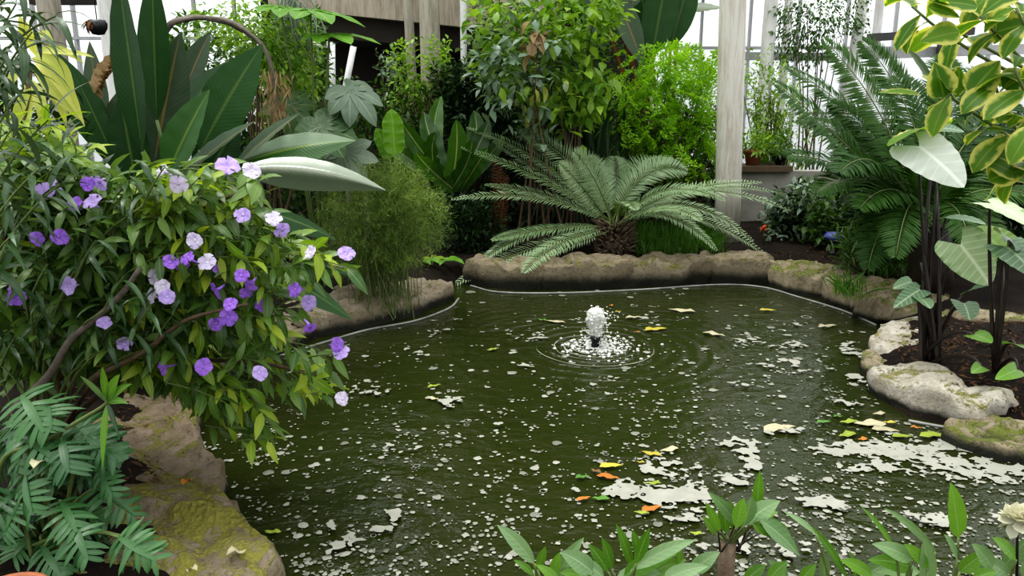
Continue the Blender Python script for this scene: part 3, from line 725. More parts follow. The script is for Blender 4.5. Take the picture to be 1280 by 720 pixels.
# low white pipe frame under the balcony
wf = empty('white_rail', tuple(P(430, 90, 8.8)), 'white pipe rail under the balcony behind the big palmate leaves', 'railing')
for a, b in (((388, 56), (415, 56)), ((415, 54), (416, 150)), ((442, 58), (424, 150))):
    mb = MB(); tube(mb, [P(*a, 8.8), P(*b, 8.8)], .035, .035, 10); mb.build('pipe', M['white'], wf)
mb = MB(); a = P(449, 205, 7.6); g0 = hz(a.x, a.y)
wb = empty('white_bench', (a.x, a.y, g0), 'small pale bench corner glimpsed right of the folded paddle leaf', 'bench')
box(mb, (a.x-.14, 7.5, a.z+.02), (a.x+.08, 7.75, a.z+.07)); mb.build('bench_top', M['wallc'], wb, smooth=False)
for dx in (-.12, .05): mb = MB(); box(mb, (a.x+dx-.025, 7.6, g0-.02), (a.x+dx+.025, 7.65, a.z+.02)); mb.build('leg', M['wallc'], wb, smooth=False)
# low wall with ledge and pots
a = P(920, 214, 8.7); b = P(1090, 214, 8.7)
mb = MB(); box(mb, (a.x, 8.7, .1), (b.x, 8.9, a.z)); tag(mb.build('wall_low', M['wallc'], smooth=False), 'low pale wall behind the dark bushes right of the column', 'wall', kind='structure')
mb = MB(); box(mb, (a.x-.05, 8.62, a.z), (P(988, 214, 8.7).x, 9.1, a.z+.06)); tag(mb.build('ledge', M['twigb'], smooth=False), 'brown wooden ledge on the low pale wall', 'ledge')
LZ = a.z+.06
def pot(label, px, d, r, h, mat, spread, n, lm, leafL):
    b = P(px, 210, d); b.z = LZ
    e = empty('potted_plant', tuple(b), label, 'potted plant', 'potted plants on the ledge')
    mb = MB(); lathe(mb, b, [(0, 0), (r*.7, 0), (r*.95, h*.8), (r*1.1, h*.8), (r*1.1, h), (r*.95, h), (r*.9, h*.85), (0, h*.85)], 20); mb.build('pot', mat, e)
    mb = MB()
    for i in range(n):
        dd = V((R.gauss(0, 1), R.gauss(0, 1), abs(R.gauss(.6, .7)))).normalized(); p0 = b+UP*h*.8; p1 = p0+dd*spread*R.uniform(.5, 1)
        twig(mb, p0, p1, 9, leafL, leafL*.32, p_lance, ns=2)
    mb.build('foliage', lm, e)
pot('terracotta pot with a light green plant on the ledge beside the column', 940, 8.82, .10, .17, M['terra'], .35, 30, M['tree'], .1)
pot('small dark pot with a bushy plant on the ledge, right of the terracotta pot', 975, 8.82, .07, .1, M['black'], .32, 34, M['mid'], .09)

# ------------------------------------------------------------------ background bushes
def bush(name, label, cat, poly, d0, d1, n, k, L, W, mat, base, hang=.2, prof=p_ovate, ns=2, tl=.3, group=None, stems=12, smat=None, outward=.6, extra=None, a=60, bend=.4, fn='foliage', rb=None):
    bp = P(*base, (d0+d1)/2) if len(base) == 2 else V(base); bp.z = hz(bp.x, bp.y)
    e = empty(name, tuple(bp), label, cat, group); fol = MB(); st = MB()
    ctr = P(sum(p[0] for p in poly)/len(poly), sum(p[1] for p in poly)/len(poly), (d0+d1)/2)
    for i in range(n):
        px, py = spoly(poly); p1 = P(px, py, R.uniform(d0, d1))
        if p1.z < hz(p1.x, p1.y)+.03: continue
        o_ = (p1-ctr).normalized()*outward+V((R.gauss(0, .4), R.gauss(0, .4), .4+R.gauss(0, .35)))
        p0 = p1-o_.normalized()*tl*R.uniform(.6, 1.2)
        if p0.z < .05: p0.z = .08
        twig(fol, p0, p1, k, L, W, prof, a, hang, bend, .2, ns, rb=rb)
        if i < stems: tube(st, bez(bp+V((R.gauss(0, .08), R.gauss(0, .08), -.03)), V((bp.x*.6+p0.x*.4, bp.y*.6+p0.y*.4, p0.z*.6)), p0, 8), .014, .004, 5, cap=False)
    fol.build(fn, mat, e)
    if st.v: st.build('branches', smat or M['twigb'], e)
    return e
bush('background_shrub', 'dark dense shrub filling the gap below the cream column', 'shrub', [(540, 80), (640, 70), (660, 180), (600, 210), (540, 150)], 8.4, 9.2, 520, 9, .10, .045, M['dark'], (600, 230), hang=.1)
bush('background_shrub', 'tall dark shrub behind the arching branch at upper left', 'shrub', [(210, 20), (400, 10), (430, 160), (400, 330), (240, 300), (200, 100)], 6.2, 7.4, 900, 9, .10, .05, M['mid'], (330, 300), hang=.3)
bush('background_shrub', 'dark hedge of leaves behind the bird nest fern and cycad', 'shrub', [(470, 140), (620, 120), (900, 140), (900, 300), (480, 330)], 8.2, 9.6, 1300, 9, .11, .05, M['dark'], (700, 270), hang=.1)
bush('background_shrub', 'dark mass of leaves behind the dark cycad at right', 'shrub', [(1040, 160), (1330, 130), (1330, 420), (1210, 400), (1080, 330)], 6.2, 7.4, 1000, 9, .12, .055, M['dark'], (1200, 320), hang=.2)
bush('background_shrub', 'green shrub behind the flowering shrub at far left', 'shrub', [(-60, 90), (60, 110), (110, 200), (250, 260), (330, 330), (330, 440), (60, 520), (-60, 480)], 3.6, 4.4, 620, 9, .12, .042, M['dark'], (60, 470), hang=.3)
bush('background_shrub', 'leafy screen behind the light green tree', 'shrub', [(590, 0), (770, -20), (790, 90), (770, 190), (620, 170)], 9.0, 9.9, 520, 8, .11, .05, M['mid'], (690, 240), hang=.3)
bush('low_shrub', 'low glossy dark shrub beside the white column foot', 'shrub', [(965, 235), (1020, 225), (1050, 250), (1050, 318), (985, 322), (960, 290)], 7.6, 8.3, 300, 8, .10, .055, M['dark'], (1010, 320), hang=.1)
bush('low_shrub', 'pale tipped leafy bush in front of the low pale wall', 'shrub', [(955, 250), (1000, 225), (1075, 228), (1085, 290), (1000, 310), (960, 300)], 7.35, 8.0, 120, 8, .10, .05, M['treeg'], (1015, 310), hang=.1, stems=10)
bush('low_shrub', 'low leafy shrub with light tips between low wall and dark cycad', 'shrub', [(1005, 240), (1060, 235), (1100, 250), (1110, 310), (1050, 330), (1010, 300)], 7.0, 7.6, 200, 8, .11, .055, M['mid'], (1060, 320), hang=.1)
bush('low_shrub', 'low spiky green plant at the foot of the dark cycad', 'shrub', [(1045, 285), (1120, 270), (1140, 320), (1110, 350), (1055, 345)], 5.9, 6.3, 110, 9, .17, .02, M['mid'], (1090, 335), hang=.0, prof=p_lance, a=40)
bush('low_shrub', 'small dark leafy shrub under the feathery fern bush at the left inlet', 'shrub', [(545, 240), (620, 240), (640, 300), (600, 325), (540, 320)], 6.9, 7.4, 240, 8, .08, .035, M['dark'], (590, 310), hang=.1)
bush('climbing_vine', 'straggly vine climbing the white columns beside the weathered column', 'vine', [(928, 60), (985, 60), (990, 200), (925, 215)], 9.2, 9.8, 130, 8, .08, .04, M['tree'], (955, 240), hang=.5, stems=16)
bush('climbing_vine', 'dark trailing vine hanging over the glazing between the white columns', 'vine', [(960, -10), (1090, -10), (1085, 40), (1040, 30), (1035, 80), (960, 85)], 10.0, 10.6, 240, 8, .07, .035, M['mid'], (1010, 240), hang=.8, stems=10)
bush('background_shrub', 'airy light green shrub between weathered column and dark cycad', 'shrub', [(935, 110), (1000, 100), (1020, 160), (1000, 225), (940, 215)], 8.95, 9.5, 150, 9, .08, .03, M['tree'], (975, 240), hang=.3)
bush('climbing_vine', 'bright green creeper tangle under the arching branch', 'vine', [(240, 0), (330, -10), (400, 40), (400, 120), (340, 180), (320, 80), (250, 40)], 5.5, 6.1, 230, 9, .065, .035, M['tree'], (330, 320), hang=.6)
bush('background_shrub', 'leafy green climber round the foot of the cream column', 'shrub', [(490, 50), (560, 40), (570, 130), (540, 165), (480, 150)], 8.6, 9.2, 150, 8, .085, .05, M['tree'], (520, 240), hang=.4)

bush('background_shrub', 'shrub in the dark recess between palmate leaves and cream column', 'shrub', [(395, 85), (455, 95), (535, 85), (540, 200), (400, 210)], 8.9, 9.5, 190, 8, .09, .045, M['mid'], (450, 240), hang=.3)
bush('background_shrub', 'pale leaved plant in the dark recess under the balcony', 'shrub', [(468, 60), (500, 62), (510, 95), (470, 95)], 9.6, 10.0, 26, 7, .09, .04, M['treeg'], (485, 240), hang=.3, stems=3)
# light tree in the middle
bush('small_tree', 'light green broadleaf tree in the middle with a thin dark trunk', 'tree', [(575, 15), (630, -35), (780, -35), (795, 30), (745, 60), (765, 100), (750, 150), (690, 165), (655, 120), (600, 90)], 7.0, 8.1, 175, 7, .155, .078, M['tree'], (700, 270), hang=.25, ns=3, tl=.4, stems=5, smat=M['stemd'], a=75)
bush('small_tree', 'slender grey leaved sapling left of the light green tree', 'tree', [(580, 30), (650, 0), (720, 40), (700, 130), (690, 175), (640, 150), (590, 110)], 6.8, 7.5, 62, 6, .14, .07, M['treeg'], (660, 280), hang=.3, ns=3, tl=.3, stems=2, a=75)
bush('small_tree', 'young leafy stem with hanging leaves in front of the dark reeds', 'tree', [(660, 110), (740, 90), (750, 140), (700, 150), (665, 140)], 7.2, 7.6, 24, 7, .16, .07, M['tree'], (716, 280), hang=.6, ns=3, stems=8)
t_ = bush('dead_twig', 'thin twig with a few curled yellow brown leaves before the light tree', 'twig', [(620, 20), (690, 15), (680, 60), (640, 70)], 6.9, 7.2, 3, 4, .2, .09, M['dead'], (650, 280), hang=1, ns=4, stems=1, bend=1.2)
t_ = bush('dead_twig', 'twig with yellowing leaves hanging beside the dark trunk', 'twig', [(620, 110), (720, 90), (716, 130), (640, 125)], 7.0, 7.3, 4, 3, .16, .06, M['yellow'], (690, 280), hang=1, ns=4, stems=4, bend=1)
# reeds
rd = empty('reed_clump', tuple(V((P(725, 250, 8).x, 8, hz(P(725, 250, 8).x, 8)))), 'clump of upright dark reeds right of the thin dark trunk', 'reeds'); mb = MB()
for i in range(110):
    b = P(R.gauss(725, 26), 262, 8+R.uniform(-.3, .3)); b.z = hz(b.x, b.y); tp = P(R.gauss(728, 36), R.uniform(75, 180), 8+R.uniform(-.3, .3))
    blade(mb, bez(b, b*.4+tp*.6+UP*.15, tp, 7), R.uniform(.02, .04), p_strap, V((R.gauss(0, .5), -1, .2)), .3, 1)
mb.build('foliage', M['dark'], rd); mb = MB()
for i in range(14):
    b = P(R.gauss(715, 22), 262, 7.9); b.z = hz(b.x, b.y); tp = P(R.gauss(712, 26), R.uniform(60, 150), 7.9); tube(mb, bez(b, (b+tp)/2+V((R.gauss(0, .08), 0, 0)), tp, 5), .012, .008, 5)
mb.build('stems', M['twigb'], rd)

# feathery bright shrub
def feathery(label, poly, d0, d1, n, mat, base, L=.05, W=.018, name='feathery_shrub', tl=.32):
    bp = P(*base, (d0+d1)/2); bp.z = hz(bp.x, bp.y); e = empty(name, tuple(bp), label, 'shrub'); f = MB(); s = MB()
    for i in range(n):
        p1 = P(*spoly(poly), R.uniform(d0, d1))
        p0 = p1-V((R.gauss(0, .5), R.gauss(0, .4), R.uniform(.1, .9))).normalized()*tl
        d = p1-p0; ax = d.normalized(); sd_ = perp(ax, rv()); nn = perp(ax, UP+rv(.4)); sd_ = ax.cross(nn); rb = min(1, max(0, R.gauss(.5, .25)))
        for k in range(11):
            t = .15+.85*k/10; p = p0+d*t; ll = L*(1.25-t)
            for q in (-1, 1):
                dd = (ax*.55+sd_*q).normalized(); pp = p+dd*ll
                for m_ in range(3): leaf(f, p+dd*(ll*m_*.5), dd*.7+ax*R.uniform(-.6, .8)+rv(.25), nn+rv(.4), L*R.uniform(.7, 1.1), W, ns=0, rnd=min(1, max(0, rb+R.uniform(-.2, .2))))
        if i < 26: tube(s, bez(bp+V((R.gauss(0, .12), 0, 0)), V((bp.x*.5+p0.x*.5, p0.y, p0.z*.5)), p0, 6), .014, .005, 5, cap=False)
    f.build('foliage', mat, e); s.build('branches', M['twigb'], e)
feathery('bright lime feathery shrub left of the weathered column', [(770, 115), (800, 60), (850, 50), (897, 62), (897, 205), (850, 215), (790, 190), (775, 150)], 7.7, 8.5, 250, M['lime'], (835, 260))
feathery('darker feathery shrub shading under the lime feathery shrub', [(770, 150), (900, 130), (900, 260), (800, 250)], 8.0, 8.7, 120, M['mid'], (840, 270))

# ------------------------------------------------------------------ big-leaf plants
def bigleaf(root, a, b, d, wpx, mat, nh=(0, -1, .3), fold=.25, prof=p_lance, d2=None, arch=.05, pet=None, wave=.04, nc=3, n=14, pmat=None, name='leaf', pr=.012, side=0):
    """one paddle/strap leaf from photo point a to b at depth d; petiole from the plant foot"""
    A = P(*a, d); B = P(*b, d2 or d); L = (B-A).length
    ctl = (A+B)/2+UP*(arch*L)+V((side*L, 0, 0)); mb = MB()
    blade(mb, bez(A, ctl, B, n), wpx*U(d), prof, V(nh), fold, nc, wave, 5)
    o = mb.build(name, mat, root)
    if pet is not None:
        m2 = MB(); base = V(pet); tube(m2, bez(base, base*.45+A*.55+UP*(.1*(A-base).length), A, 8), pr*1.3, pr*.8, 7); m2.build('petiole', pmat or M['stemg'], o)
    return o
bpz = V((P(235, 380, 4.7).x, 4.7, 0)); bpz.z = hz(bpz.x, bpz.y)
bo = empty('paddle_leaf_plant', tuple(bpz), 'huge plant with broad dark green paddle leaves behind the flowering shrub', 'plant')
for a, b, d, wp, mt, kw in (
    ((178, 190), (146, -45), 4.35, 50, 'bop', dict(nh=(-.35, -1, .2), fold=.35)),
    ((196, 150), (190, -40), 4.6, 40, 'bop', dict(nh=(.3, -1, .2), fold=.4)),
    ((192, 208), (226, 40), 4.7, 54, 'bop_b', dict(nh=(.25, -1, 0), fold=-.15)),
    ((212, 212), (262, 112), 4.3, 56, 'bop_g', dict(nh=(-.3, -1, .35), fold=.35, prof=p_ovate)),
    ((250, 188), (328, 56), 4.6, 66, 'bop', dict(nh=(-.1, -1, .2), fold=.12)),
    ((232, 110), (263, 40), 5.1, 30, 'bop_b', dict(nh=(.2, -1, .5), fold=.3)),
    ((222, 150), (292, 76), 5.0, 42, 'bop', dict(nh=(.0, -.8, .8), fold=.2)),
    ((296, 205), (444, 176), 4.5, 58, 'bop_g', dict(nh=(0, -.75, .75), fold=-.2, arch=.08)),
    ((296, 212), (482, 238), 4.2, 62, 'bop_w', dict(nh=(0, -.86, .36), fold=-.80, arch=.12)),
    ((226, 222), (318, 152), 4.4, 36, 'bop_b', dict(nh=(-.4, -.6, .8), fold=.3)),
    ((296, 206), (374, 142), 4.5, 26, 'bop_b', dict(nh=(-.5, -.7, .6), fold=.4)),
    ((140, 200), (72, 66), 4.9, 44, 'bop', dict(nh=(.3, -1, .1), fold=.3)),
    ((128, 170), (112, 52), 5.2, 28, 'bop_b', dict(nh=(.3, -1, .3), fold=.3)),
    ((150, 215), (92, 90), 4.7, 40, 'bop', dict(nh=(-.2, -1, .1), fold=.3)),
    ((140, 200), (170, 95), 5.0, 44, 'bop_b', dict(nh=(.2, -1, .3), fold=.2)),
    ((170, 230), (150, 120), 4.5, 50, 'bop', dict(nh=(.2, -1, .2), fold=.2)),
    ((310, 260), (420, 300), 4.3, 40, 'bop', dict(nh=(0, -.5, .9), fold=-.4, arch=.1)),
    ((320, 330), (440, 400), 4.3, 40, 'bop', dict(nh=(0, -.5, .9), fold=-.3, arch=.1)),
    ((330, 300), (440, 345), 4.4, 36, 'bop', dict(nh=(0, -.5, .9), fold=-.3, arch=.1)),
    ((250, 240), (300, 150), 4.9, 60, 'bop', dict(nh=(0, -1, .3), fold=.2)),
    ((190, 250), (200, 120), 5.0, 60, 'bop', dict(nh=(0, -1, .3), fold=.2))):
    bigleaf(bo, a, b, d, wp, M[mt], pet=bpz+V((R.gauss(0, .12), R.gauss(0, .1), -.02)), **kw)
# curled dead leaf
mb = MB(); A = P(128, 118, 4.75); B = P(158, 72, 4.75)
for k in range(3): blade(mb, bez(A+rv(.02), (A+B)/2+V((-.06+.05*k, -.05, .06)), B+rv(.03), 10), .16, p_ovate, V((-.5, -1, .4)), .9, 3, .35, 5)
o = mb.build('dead_leaf', M['dead'], bo); o['label'] = 'tan crumpled dead leaf'

def palmate(root, c, d, R_, fwd, nh, mat, lobes=7, spread=125, lw=.42, pet=None, drop=.25, name='leaf'):
    C_ = P(*c, d); f = V(fwd).normalized(); n = perp(f, V(nh)); s = f.cross(n); mb = MB(); rr = R.random()
    for i in range(lobes):
        a = math.radians(-spread+2*spread*i/(lobes-1)); L = R_*(1-.38*abs(a)/math.radians(spread))
        dd = f*math.cos(a)+s*math.sin(a); pts = [C_]; q = C_
        for k in range(8):
            an = drop*(k+.5)/8*1.5; q = q+(dd*math.cos(an)-n*math.sin(an))*(L/8); pts.append(q)
        blade(mb, pts, R_*lw*.92, lambda t: (.35+.65*math.sin(PI*min(1, t*1.0)**1.1) if t < .5 else 1.0*math.sin(PI*t**1.1)**.8) if t < 1 else .02, n, .12, 2, .05, 3, rr)
    o = mb.build(name, mat, root)
    if pet is not None:
        m2 = MB(); tube(m2, bez(V(pet), V(pet)*.4+C_*.6+UP*.25, C_, 8), .012, .007, 6); m2.build('petiole', M['stemg'], o)
    return o
fz = P(400, 330, 5.6); fz.z = hz(fz.x, fz.y)
fa = empty('palmate_plant', tuple(fz), 'tall plant with large star shaped lobed leaves right of the paddle leaves', 'plant')
palmate(fa, (388, 12), 5.4, .40, (1, -.2, -.12), (.05, -.12, 1), M['palm'], pet=fz)
palmate(fa, (412, 42), 5.4, .37, (1, -.2, -.02), (.05, -.12, 1), M['palm'], pet=fz)
palmate(fa, (350, 8), 5.6, .30, (.8, -.5, -.2), (.05, -.12, 1), M['palm'], pet=fz)
palmate(fa, (437, 112), 5.2, .30, (.75, -.35, -.6), (-.1, -.5, .85), M['palmg'], pet=fz, drop=.6)
palmate(fa, (400, 156), 5.15, .30, (.5, -.5, -.5), (-.1, -.7, .7), M['palmd'], pet=fz, lobes=9, lw=.6)
palmate(fa, (430, 190), 5.3, .28, (.6, -.4, -.7), (0, -.8, .5), M['palmg'], pet=fz)
palmate(fa, (360, 130), 5.5, .28, (.1, -.4, -.7), (0, -.8, .5), M['palmd'], pet=fz)

# arching lichen branch
ar = empty('arching_branch', (P(200, 330, 5.3).x, 5.3, hz(P(200, 330, 5.3).x, 5.3)), 'arching lichen covered branch over the paddle leaves', 'branch')
mb = MB(); pts = [P(*p, 5.3) for p in ((200, 330), (196, 200), (198, 70), (212, 32), (250, 23), (290, 30), (322, 50), (338, 78), (345, 110), (347, 140))]; tube(mb, spline(pts, 10), .022, .010, 9, 1.1); mb.build('branch', M['twigg'], ar)
mb = MB()
for i in range(150):
    p = P(R.gauss(343, 9), R.uniform(85, 150), 5.3+R.gauss(0, .05)); leaf(mb, p, V((R.gauss(0, .3), R.gauss(0, .3), -1)), V((0, -1, 0)), R.uniform(.05, .13), .012, p_lance, .3, .2, 2)
mb.build('hanging_moss', M['dead'], ar)
# pale hanging stalks top left of the palmate leaves
hs = empty('hanging_stalks', tuple(P(365, 20, 5.9)), 'bundle of thin pale hanging stalks above the palmate leaves', 'plant'); mb = MB()
for i in range(36):
    a = P(R.gauss(362, 10), R.uniform(-40, 0), 5.9+R.uniform(-.1, .1)); b = P(R.gauss(370, 20), R.uniform(45, 85), 5.9+R.uniform(-.1, .1)); tube(mb, bez(a, (a+b)/2+V((R.gauss(0, .05), 0, 0)), b, 5), .006, .004, 4)
mb.build('stalks', M['treeg'], hs)

# bird nest fern
nz_ = P(568, 262, 7.3); nz_.z = hz(nz_.x, nz_.y)
bn = empty('birds_nest_fern', tuple(nz_), 'rosette fern with upright strap leaves behind the feathery fern bush', 'fern')
for b, w_, d in (((500, 150), 26, 7.2), ((508, 165), 24, 7.4), ((484, 140), 22, 7.6), ((530, 140), 30, 7.5), ((552, 120), 26, 7.7), ((592, 138), 30, 7.5), ((612, 150), 28, 7.4), ((570, 150), 30, 7.1), ((590, 175), 26, 6.9), ((610, 185), 24, 7.1), ((545, 165), 28, 7.0), ((520, 190), 24, 6.9), ((628, 170), 22, 7.6), ((478, 178), 22, 7.3)):
    bigleaf(bn, (566+R.gauss(0, 5), 240), b, 7.3, w_*.85, M['nest'], nh=(R.gauss(0, .3), -1, .4), fold=.35, prof=p_strap, d2=d, arch=.10, wave=.24, side=-.16+R.uniform(-.08, .12) if b[0] < 566 else .16+R.uniform(-.1, .1))
palm1 = nz_+V((0, 0, .1))
# bright serrated leaf
sb = empty('bright_leaf_plant', (P(493, 240, 6.6).x, 6.6, hz(P(493, 240, 6.6).x, 6.6)), 'single bright green wavy upright leaf plant left of the rosette fern', 'plant')
bigleaf(sb, (494, 195), (489, 136), 6.6, 26, M['palm'], nh=(.2, -1, .2), fold=.2, prof=p_strap, wave=.35, pet=sb.location)
bigleaf(sb, (488, 200), (470, 160), 6.7, 18, M['palm'], nh=(.2, -1, .2), fold=.2, prof=p_strap, wave=.3, pet=sb.location)

# banana leaves at the top
bz_ = P(830, 270, 9.0); bz_.z = hz(bz_.x, bz_.y)
ba = empty('banana_plant', tuple(bz_), 'banana like plant with big drooping grey green leaves above the lime shrub', 'plant')
for a, b, w_, mt, d, kw in (((735, -30), (752, 62), 26, 'bop_b', 8.8, {}), ((768, -10), (806, 88), 30, 'bop_b', 8.8, {}), ((790, 10), (805, -60), 26, 'bop_b', 8.9, {}), ((815, 70), (838, -50), 44, 'bop', 9.0, dict(fold=.3)),
                            ((838, 60), (870, -50), 36, 'bop', 9.1, {}), ((850, 15), (905, 10), 26, 'bop_w', 9.2, dict(nh=(0, -.5, .9))), ((812, 50), (795, -40), 36, 'bop', 9.2, {}), ((780, 50), (760, -40), 30, 'bop', 9.3, {})):
    bigleaf(ba, a, b, d, w_, M[mt], pet=bz_, pmat=M['rust'], pr=.02, **kw)

# feathery asparagus-like fern bush
fb = P(480, 360, 5.35); fb.z = hz(fb.x, fb.y)
ff = empty('feathery_fern', tuple(fb), 'soft mounded bush of fine thread-like green foliage on the left bank', 'fern'); mb = MB(); st = MB()
fpoly = [(392, 300), (395, 255), (430, 215), (475, 195), (520, 205), (558, 240), (574, 285), (550, 325), (510, 345), (440, 350), (400, 340)]
for i in range(560):
    p1 = P(*spoly(fpoly), R.uniform(4.95, 5.75))
    if p1.z < .2: p1.z = .22
    b = fb+V((R.gauss(0, .12), R.gauss(0, .12), 0)); pts = bez(b, V((b.x*.6+p1.x*.4, b.y*.6+p1.y*.4, p1.z+.12)), p1, 7)
    if i < 120: tube(st, pts, .003, .0015, 4, cap=False)
    rb = min(1, max(0, R.gauss(.45, .25)))
    for k in range(46):
        t = R.uniform(.5, 1); u = t*7; q = min(6, int(u)); p = pts[q].lerp(pts[q+1], u-q)
        leaf(mb, p+rv(.015), rv()+V((0, 0, .35)), UP+rv(.5), R.uniform(.03, .07), .0035, ns=0, rnd=rb)
mb.build('foliage', M['fluff'], ff); st.build('stems', M['stemg'], ff)

# ------------------------------------------------------------------ cycads
def frond(root, base, ctl, tip, LL, mat, n=46, wl=.016, nh=UP, t0=.16, v=.25, droop=.25, rmat=None, N=16, rr=.008, fwd=.5):
    pts = bez(base, ctl, tip, N); mb = MB(); rb = min(.9, max(.1, R.gauss(.5, .2)))
    for i in range(n):
        t = t0+(1-t0)*i/(n-1); u = t*N; q = min(N-1, int(u)); p = pts[q].lerp(pts[q+1], u-q)
        d = (pts[q+1]-pts[q]).normalized(); nn = perp(d, nh); s = d.cross(nn)
        ll = LL*(max(.05, math.sin(PI*((t-t0)/(1-t0)*.86+.12))))**.6*R.uniform(.92, 1.05)
        for sg in (-1, 1):
            dd = (d*(fwd+.3*t)+s*sg+nn*v+rv(.05)).normalized()
            leaf(mb, p, dd, nn+rv(.1), ll, wl, p_lance, droop, .25, 2, min(1, max(0, rb+R.uniform(-.15, .15))))
    o = mb.build('frond', mat, root)
    m2 = MB(); tube(m2, pts, rr, rr*.3, 6); m2.build('rachis', rmat or M['stemg'], o)
    return o
cz = P(768, 300, 6.95); cz.z = hz(cz.x, cz.y); crown = P(768, 284, 6.95); crown_lo = cz.z-crown.z
cy = empty('cycad', tuple(cz), 'big blue green cycad with arching fronds behind the rim stones', 'cycad')
mb = MB(); tube(mb, [cz-UP*.05, cz+UP*.03, crown-UP*.06, crown], .12, .09, 16, .5); mb.build('trunk', M['cut'], cy)
mb = MB()
for i in range(230):
    a = R.random()*6.283; b = crown+V((.10*math.cos(a), .10*math.sin(a), R.uniform(crown_lo, .02)))
    q = R.uniform(.05, .13); tube(mb, [b, b+V((math.cos(a)*q, math.sin(a)*q, R.uniform(-.02, .12)))], .013, .006, 5)
mb.build('frond_stubs', M['cut'], cy)
for ctlp, tip, dt, LL, nh in (
    ((660, 300), (566, 357), 6.35, .17, None), ((680, 318), (604, 342), 6.3, .16, None), ((690, 295), (655, 340), 6.1, .18, None), ((672, 282), (616, 300), 6.6, .16, None), ((650, 275), (600, 330), 6.5, .14, None),
    ((680, 230), (566, 249), 6.8, .16, None), ((700, 240), (608, 231), 7.0, .17, None), ((690, 220), (578, 185), 7.0, .16, None), ((690, 190), (585, 160), 7.4, .17, None), ((720, 240), (618, 178), 7.3, .18, None),
    ((735, 200), (652, 165), 7.3, .22, (.4, -1, .5)), ((745, 215), (718, 190), 6.6, .2, (.3, -1, .4)), ((755, 220), (736, 196), 7.4, .22, (.2, -1, .4)), ((730, 230), (700, 205), 6.5, .18, (.3, -1, .4)),
    ((775, 215), (768, 196), 7.6, .22, (0, -1, .4)), ((800, 190), (858, 214), 7.2, .22, (-.2, -1, .7)), ((785, 195), (822, 205), 7.6, .24, (-.3, -1, .4)), ((790, 190), (846, 200), 7.5, .2, None),
    ((775, 235), (795, 262), 6.2, .15, None), ((820, 210), (905, 250), 6.7, .19, None), ((830, 225), (950, 228), 7.2, .17, None), ((850, 205), (985, 262), 7.1, .18, None), ((850, 220), (940, 300), 6.7, .17, None),
    ((850, 235), (962, 322), 6.8, .17, None), ((830, 240), (895, 312), 6.4, .15, None), ((860, 215), (968, 240), 7.4, .17, None), ((840, 245), (875, 275), 6.3, .17, None), ((810, 255), (850, 262), 6.3, .16, None)):
    T = P(*tip, dt); C_ = P(*ctlp, (6.95+dt)/2)
    frond(cy, crown+V((R.gauss(0, .04), R.gauss(0, .04), 0)), C_, T, LL*.84, M['cyc'], nh=V(nh) if nh else UP+V((0, -.35, 0)), n=48, wl=.0155)
# rusty dead fronds
df = empty('dead_frond', (P(622, 290, 7.3).x, 7.3, hz(P(622, 290, 7.3).x, 7.3)), 'rust brown dead fronds standing behind the left side of the cycad', 'frond')
for i in range(3):
    b = V(df.location)+V((R.gauss(0, .06), R.gauss(0, .05), 0)); T = P(618+8*i, 200+10*i, 7.3)
    o = frond(df, b, (b+T)/2, T, .09, M['rust'], n=24, nh=V((0, -1, .2)), droop=.8, rmat=M['twigb'])

dz = P(1165, 340, 5.6); dz.z = hz(dz.x, dz.y); dcr = P(1160, 290, 5.6)
dc = empty('cycad', tuple(dz), 'tall dark green cycad behind the elephant ear plant on the right', 'cycad')
mb = MB(); tube(mb, [dz-UP*.05, dz+UP*.15, dcr, dcr+UP*.05], .17, .15, 14, .3); mb.build('trunk', M['stemd'], dc)
for ctlp, tip, dt, LL, nh in (
    ((1130, 150), (1032, 52), 5.5, .25, (.6, -1, .3)), ((1150, 120), (1078, 52), 5.8, .26, (.4, -1, .3)), ((1080, 190), (972, 106), 5.3, .27, (.5, -.8, .8)), ((1090, 140), (985, 84), 6.0, .25, None), ((1080, 150), (1000, 150), 6.2, .24, None),
    ((1060, 190), (985, 195), 5.4, .25, None), ((1090, 190), (1022, 240), 5.2, .24, None), ((1100, 160), (1050, 215), 5.0, .26, None), ((1120, 200), (1075, 260), 4.95, .24, None), ((1180, 130), (1120, 95), 6.3, .25, (.2, -1, .3)),
    ((1200, 120), (1180, 70), 6.2, .26, (0, -1, .3)), ((1200, 150), (1270, 130), 5.9, .25, None), ((1200, 180), (1320, 190), 5.7, .26, None), ((1210, 200), (1330, 260), 5.4, .25, None), ((1180, 190), (1240, 200), 5.1, .26, None),
    ((1150, 180), (1130, 190), 4.95, .24, None), ((1190, 230), (1260, 300), 5.1, .22, None), ((1130, 230), (1095, 300), 5.1, .22, None), ((1170, 130), (1230, 90), 6.2, .25, (-.2, -1, .3)), ((1120, 180), (1040, 130), 5.8, .26, (.4, -1, .5)), ((1110, 220), (1085, 335), 5.0, .22, None), ((1140, 200), (1120, 320), 4.8, .22, None), ((1190, 210), (1215, 310), 4.9, .22, None)):
    T = P(*tip, dt); C_ = P(*ctlp, (5.6+dt)/2)
    frond(dc, dcr+V((R.gauss(0, .05), R.gauss(0, .05), 0)), C_, T, LL, M['cyc_d'], nh=V(nh) if nh else UP+V((0, -.4, 0)), n=76, wl=.023, droop=.4, fwd=.35)

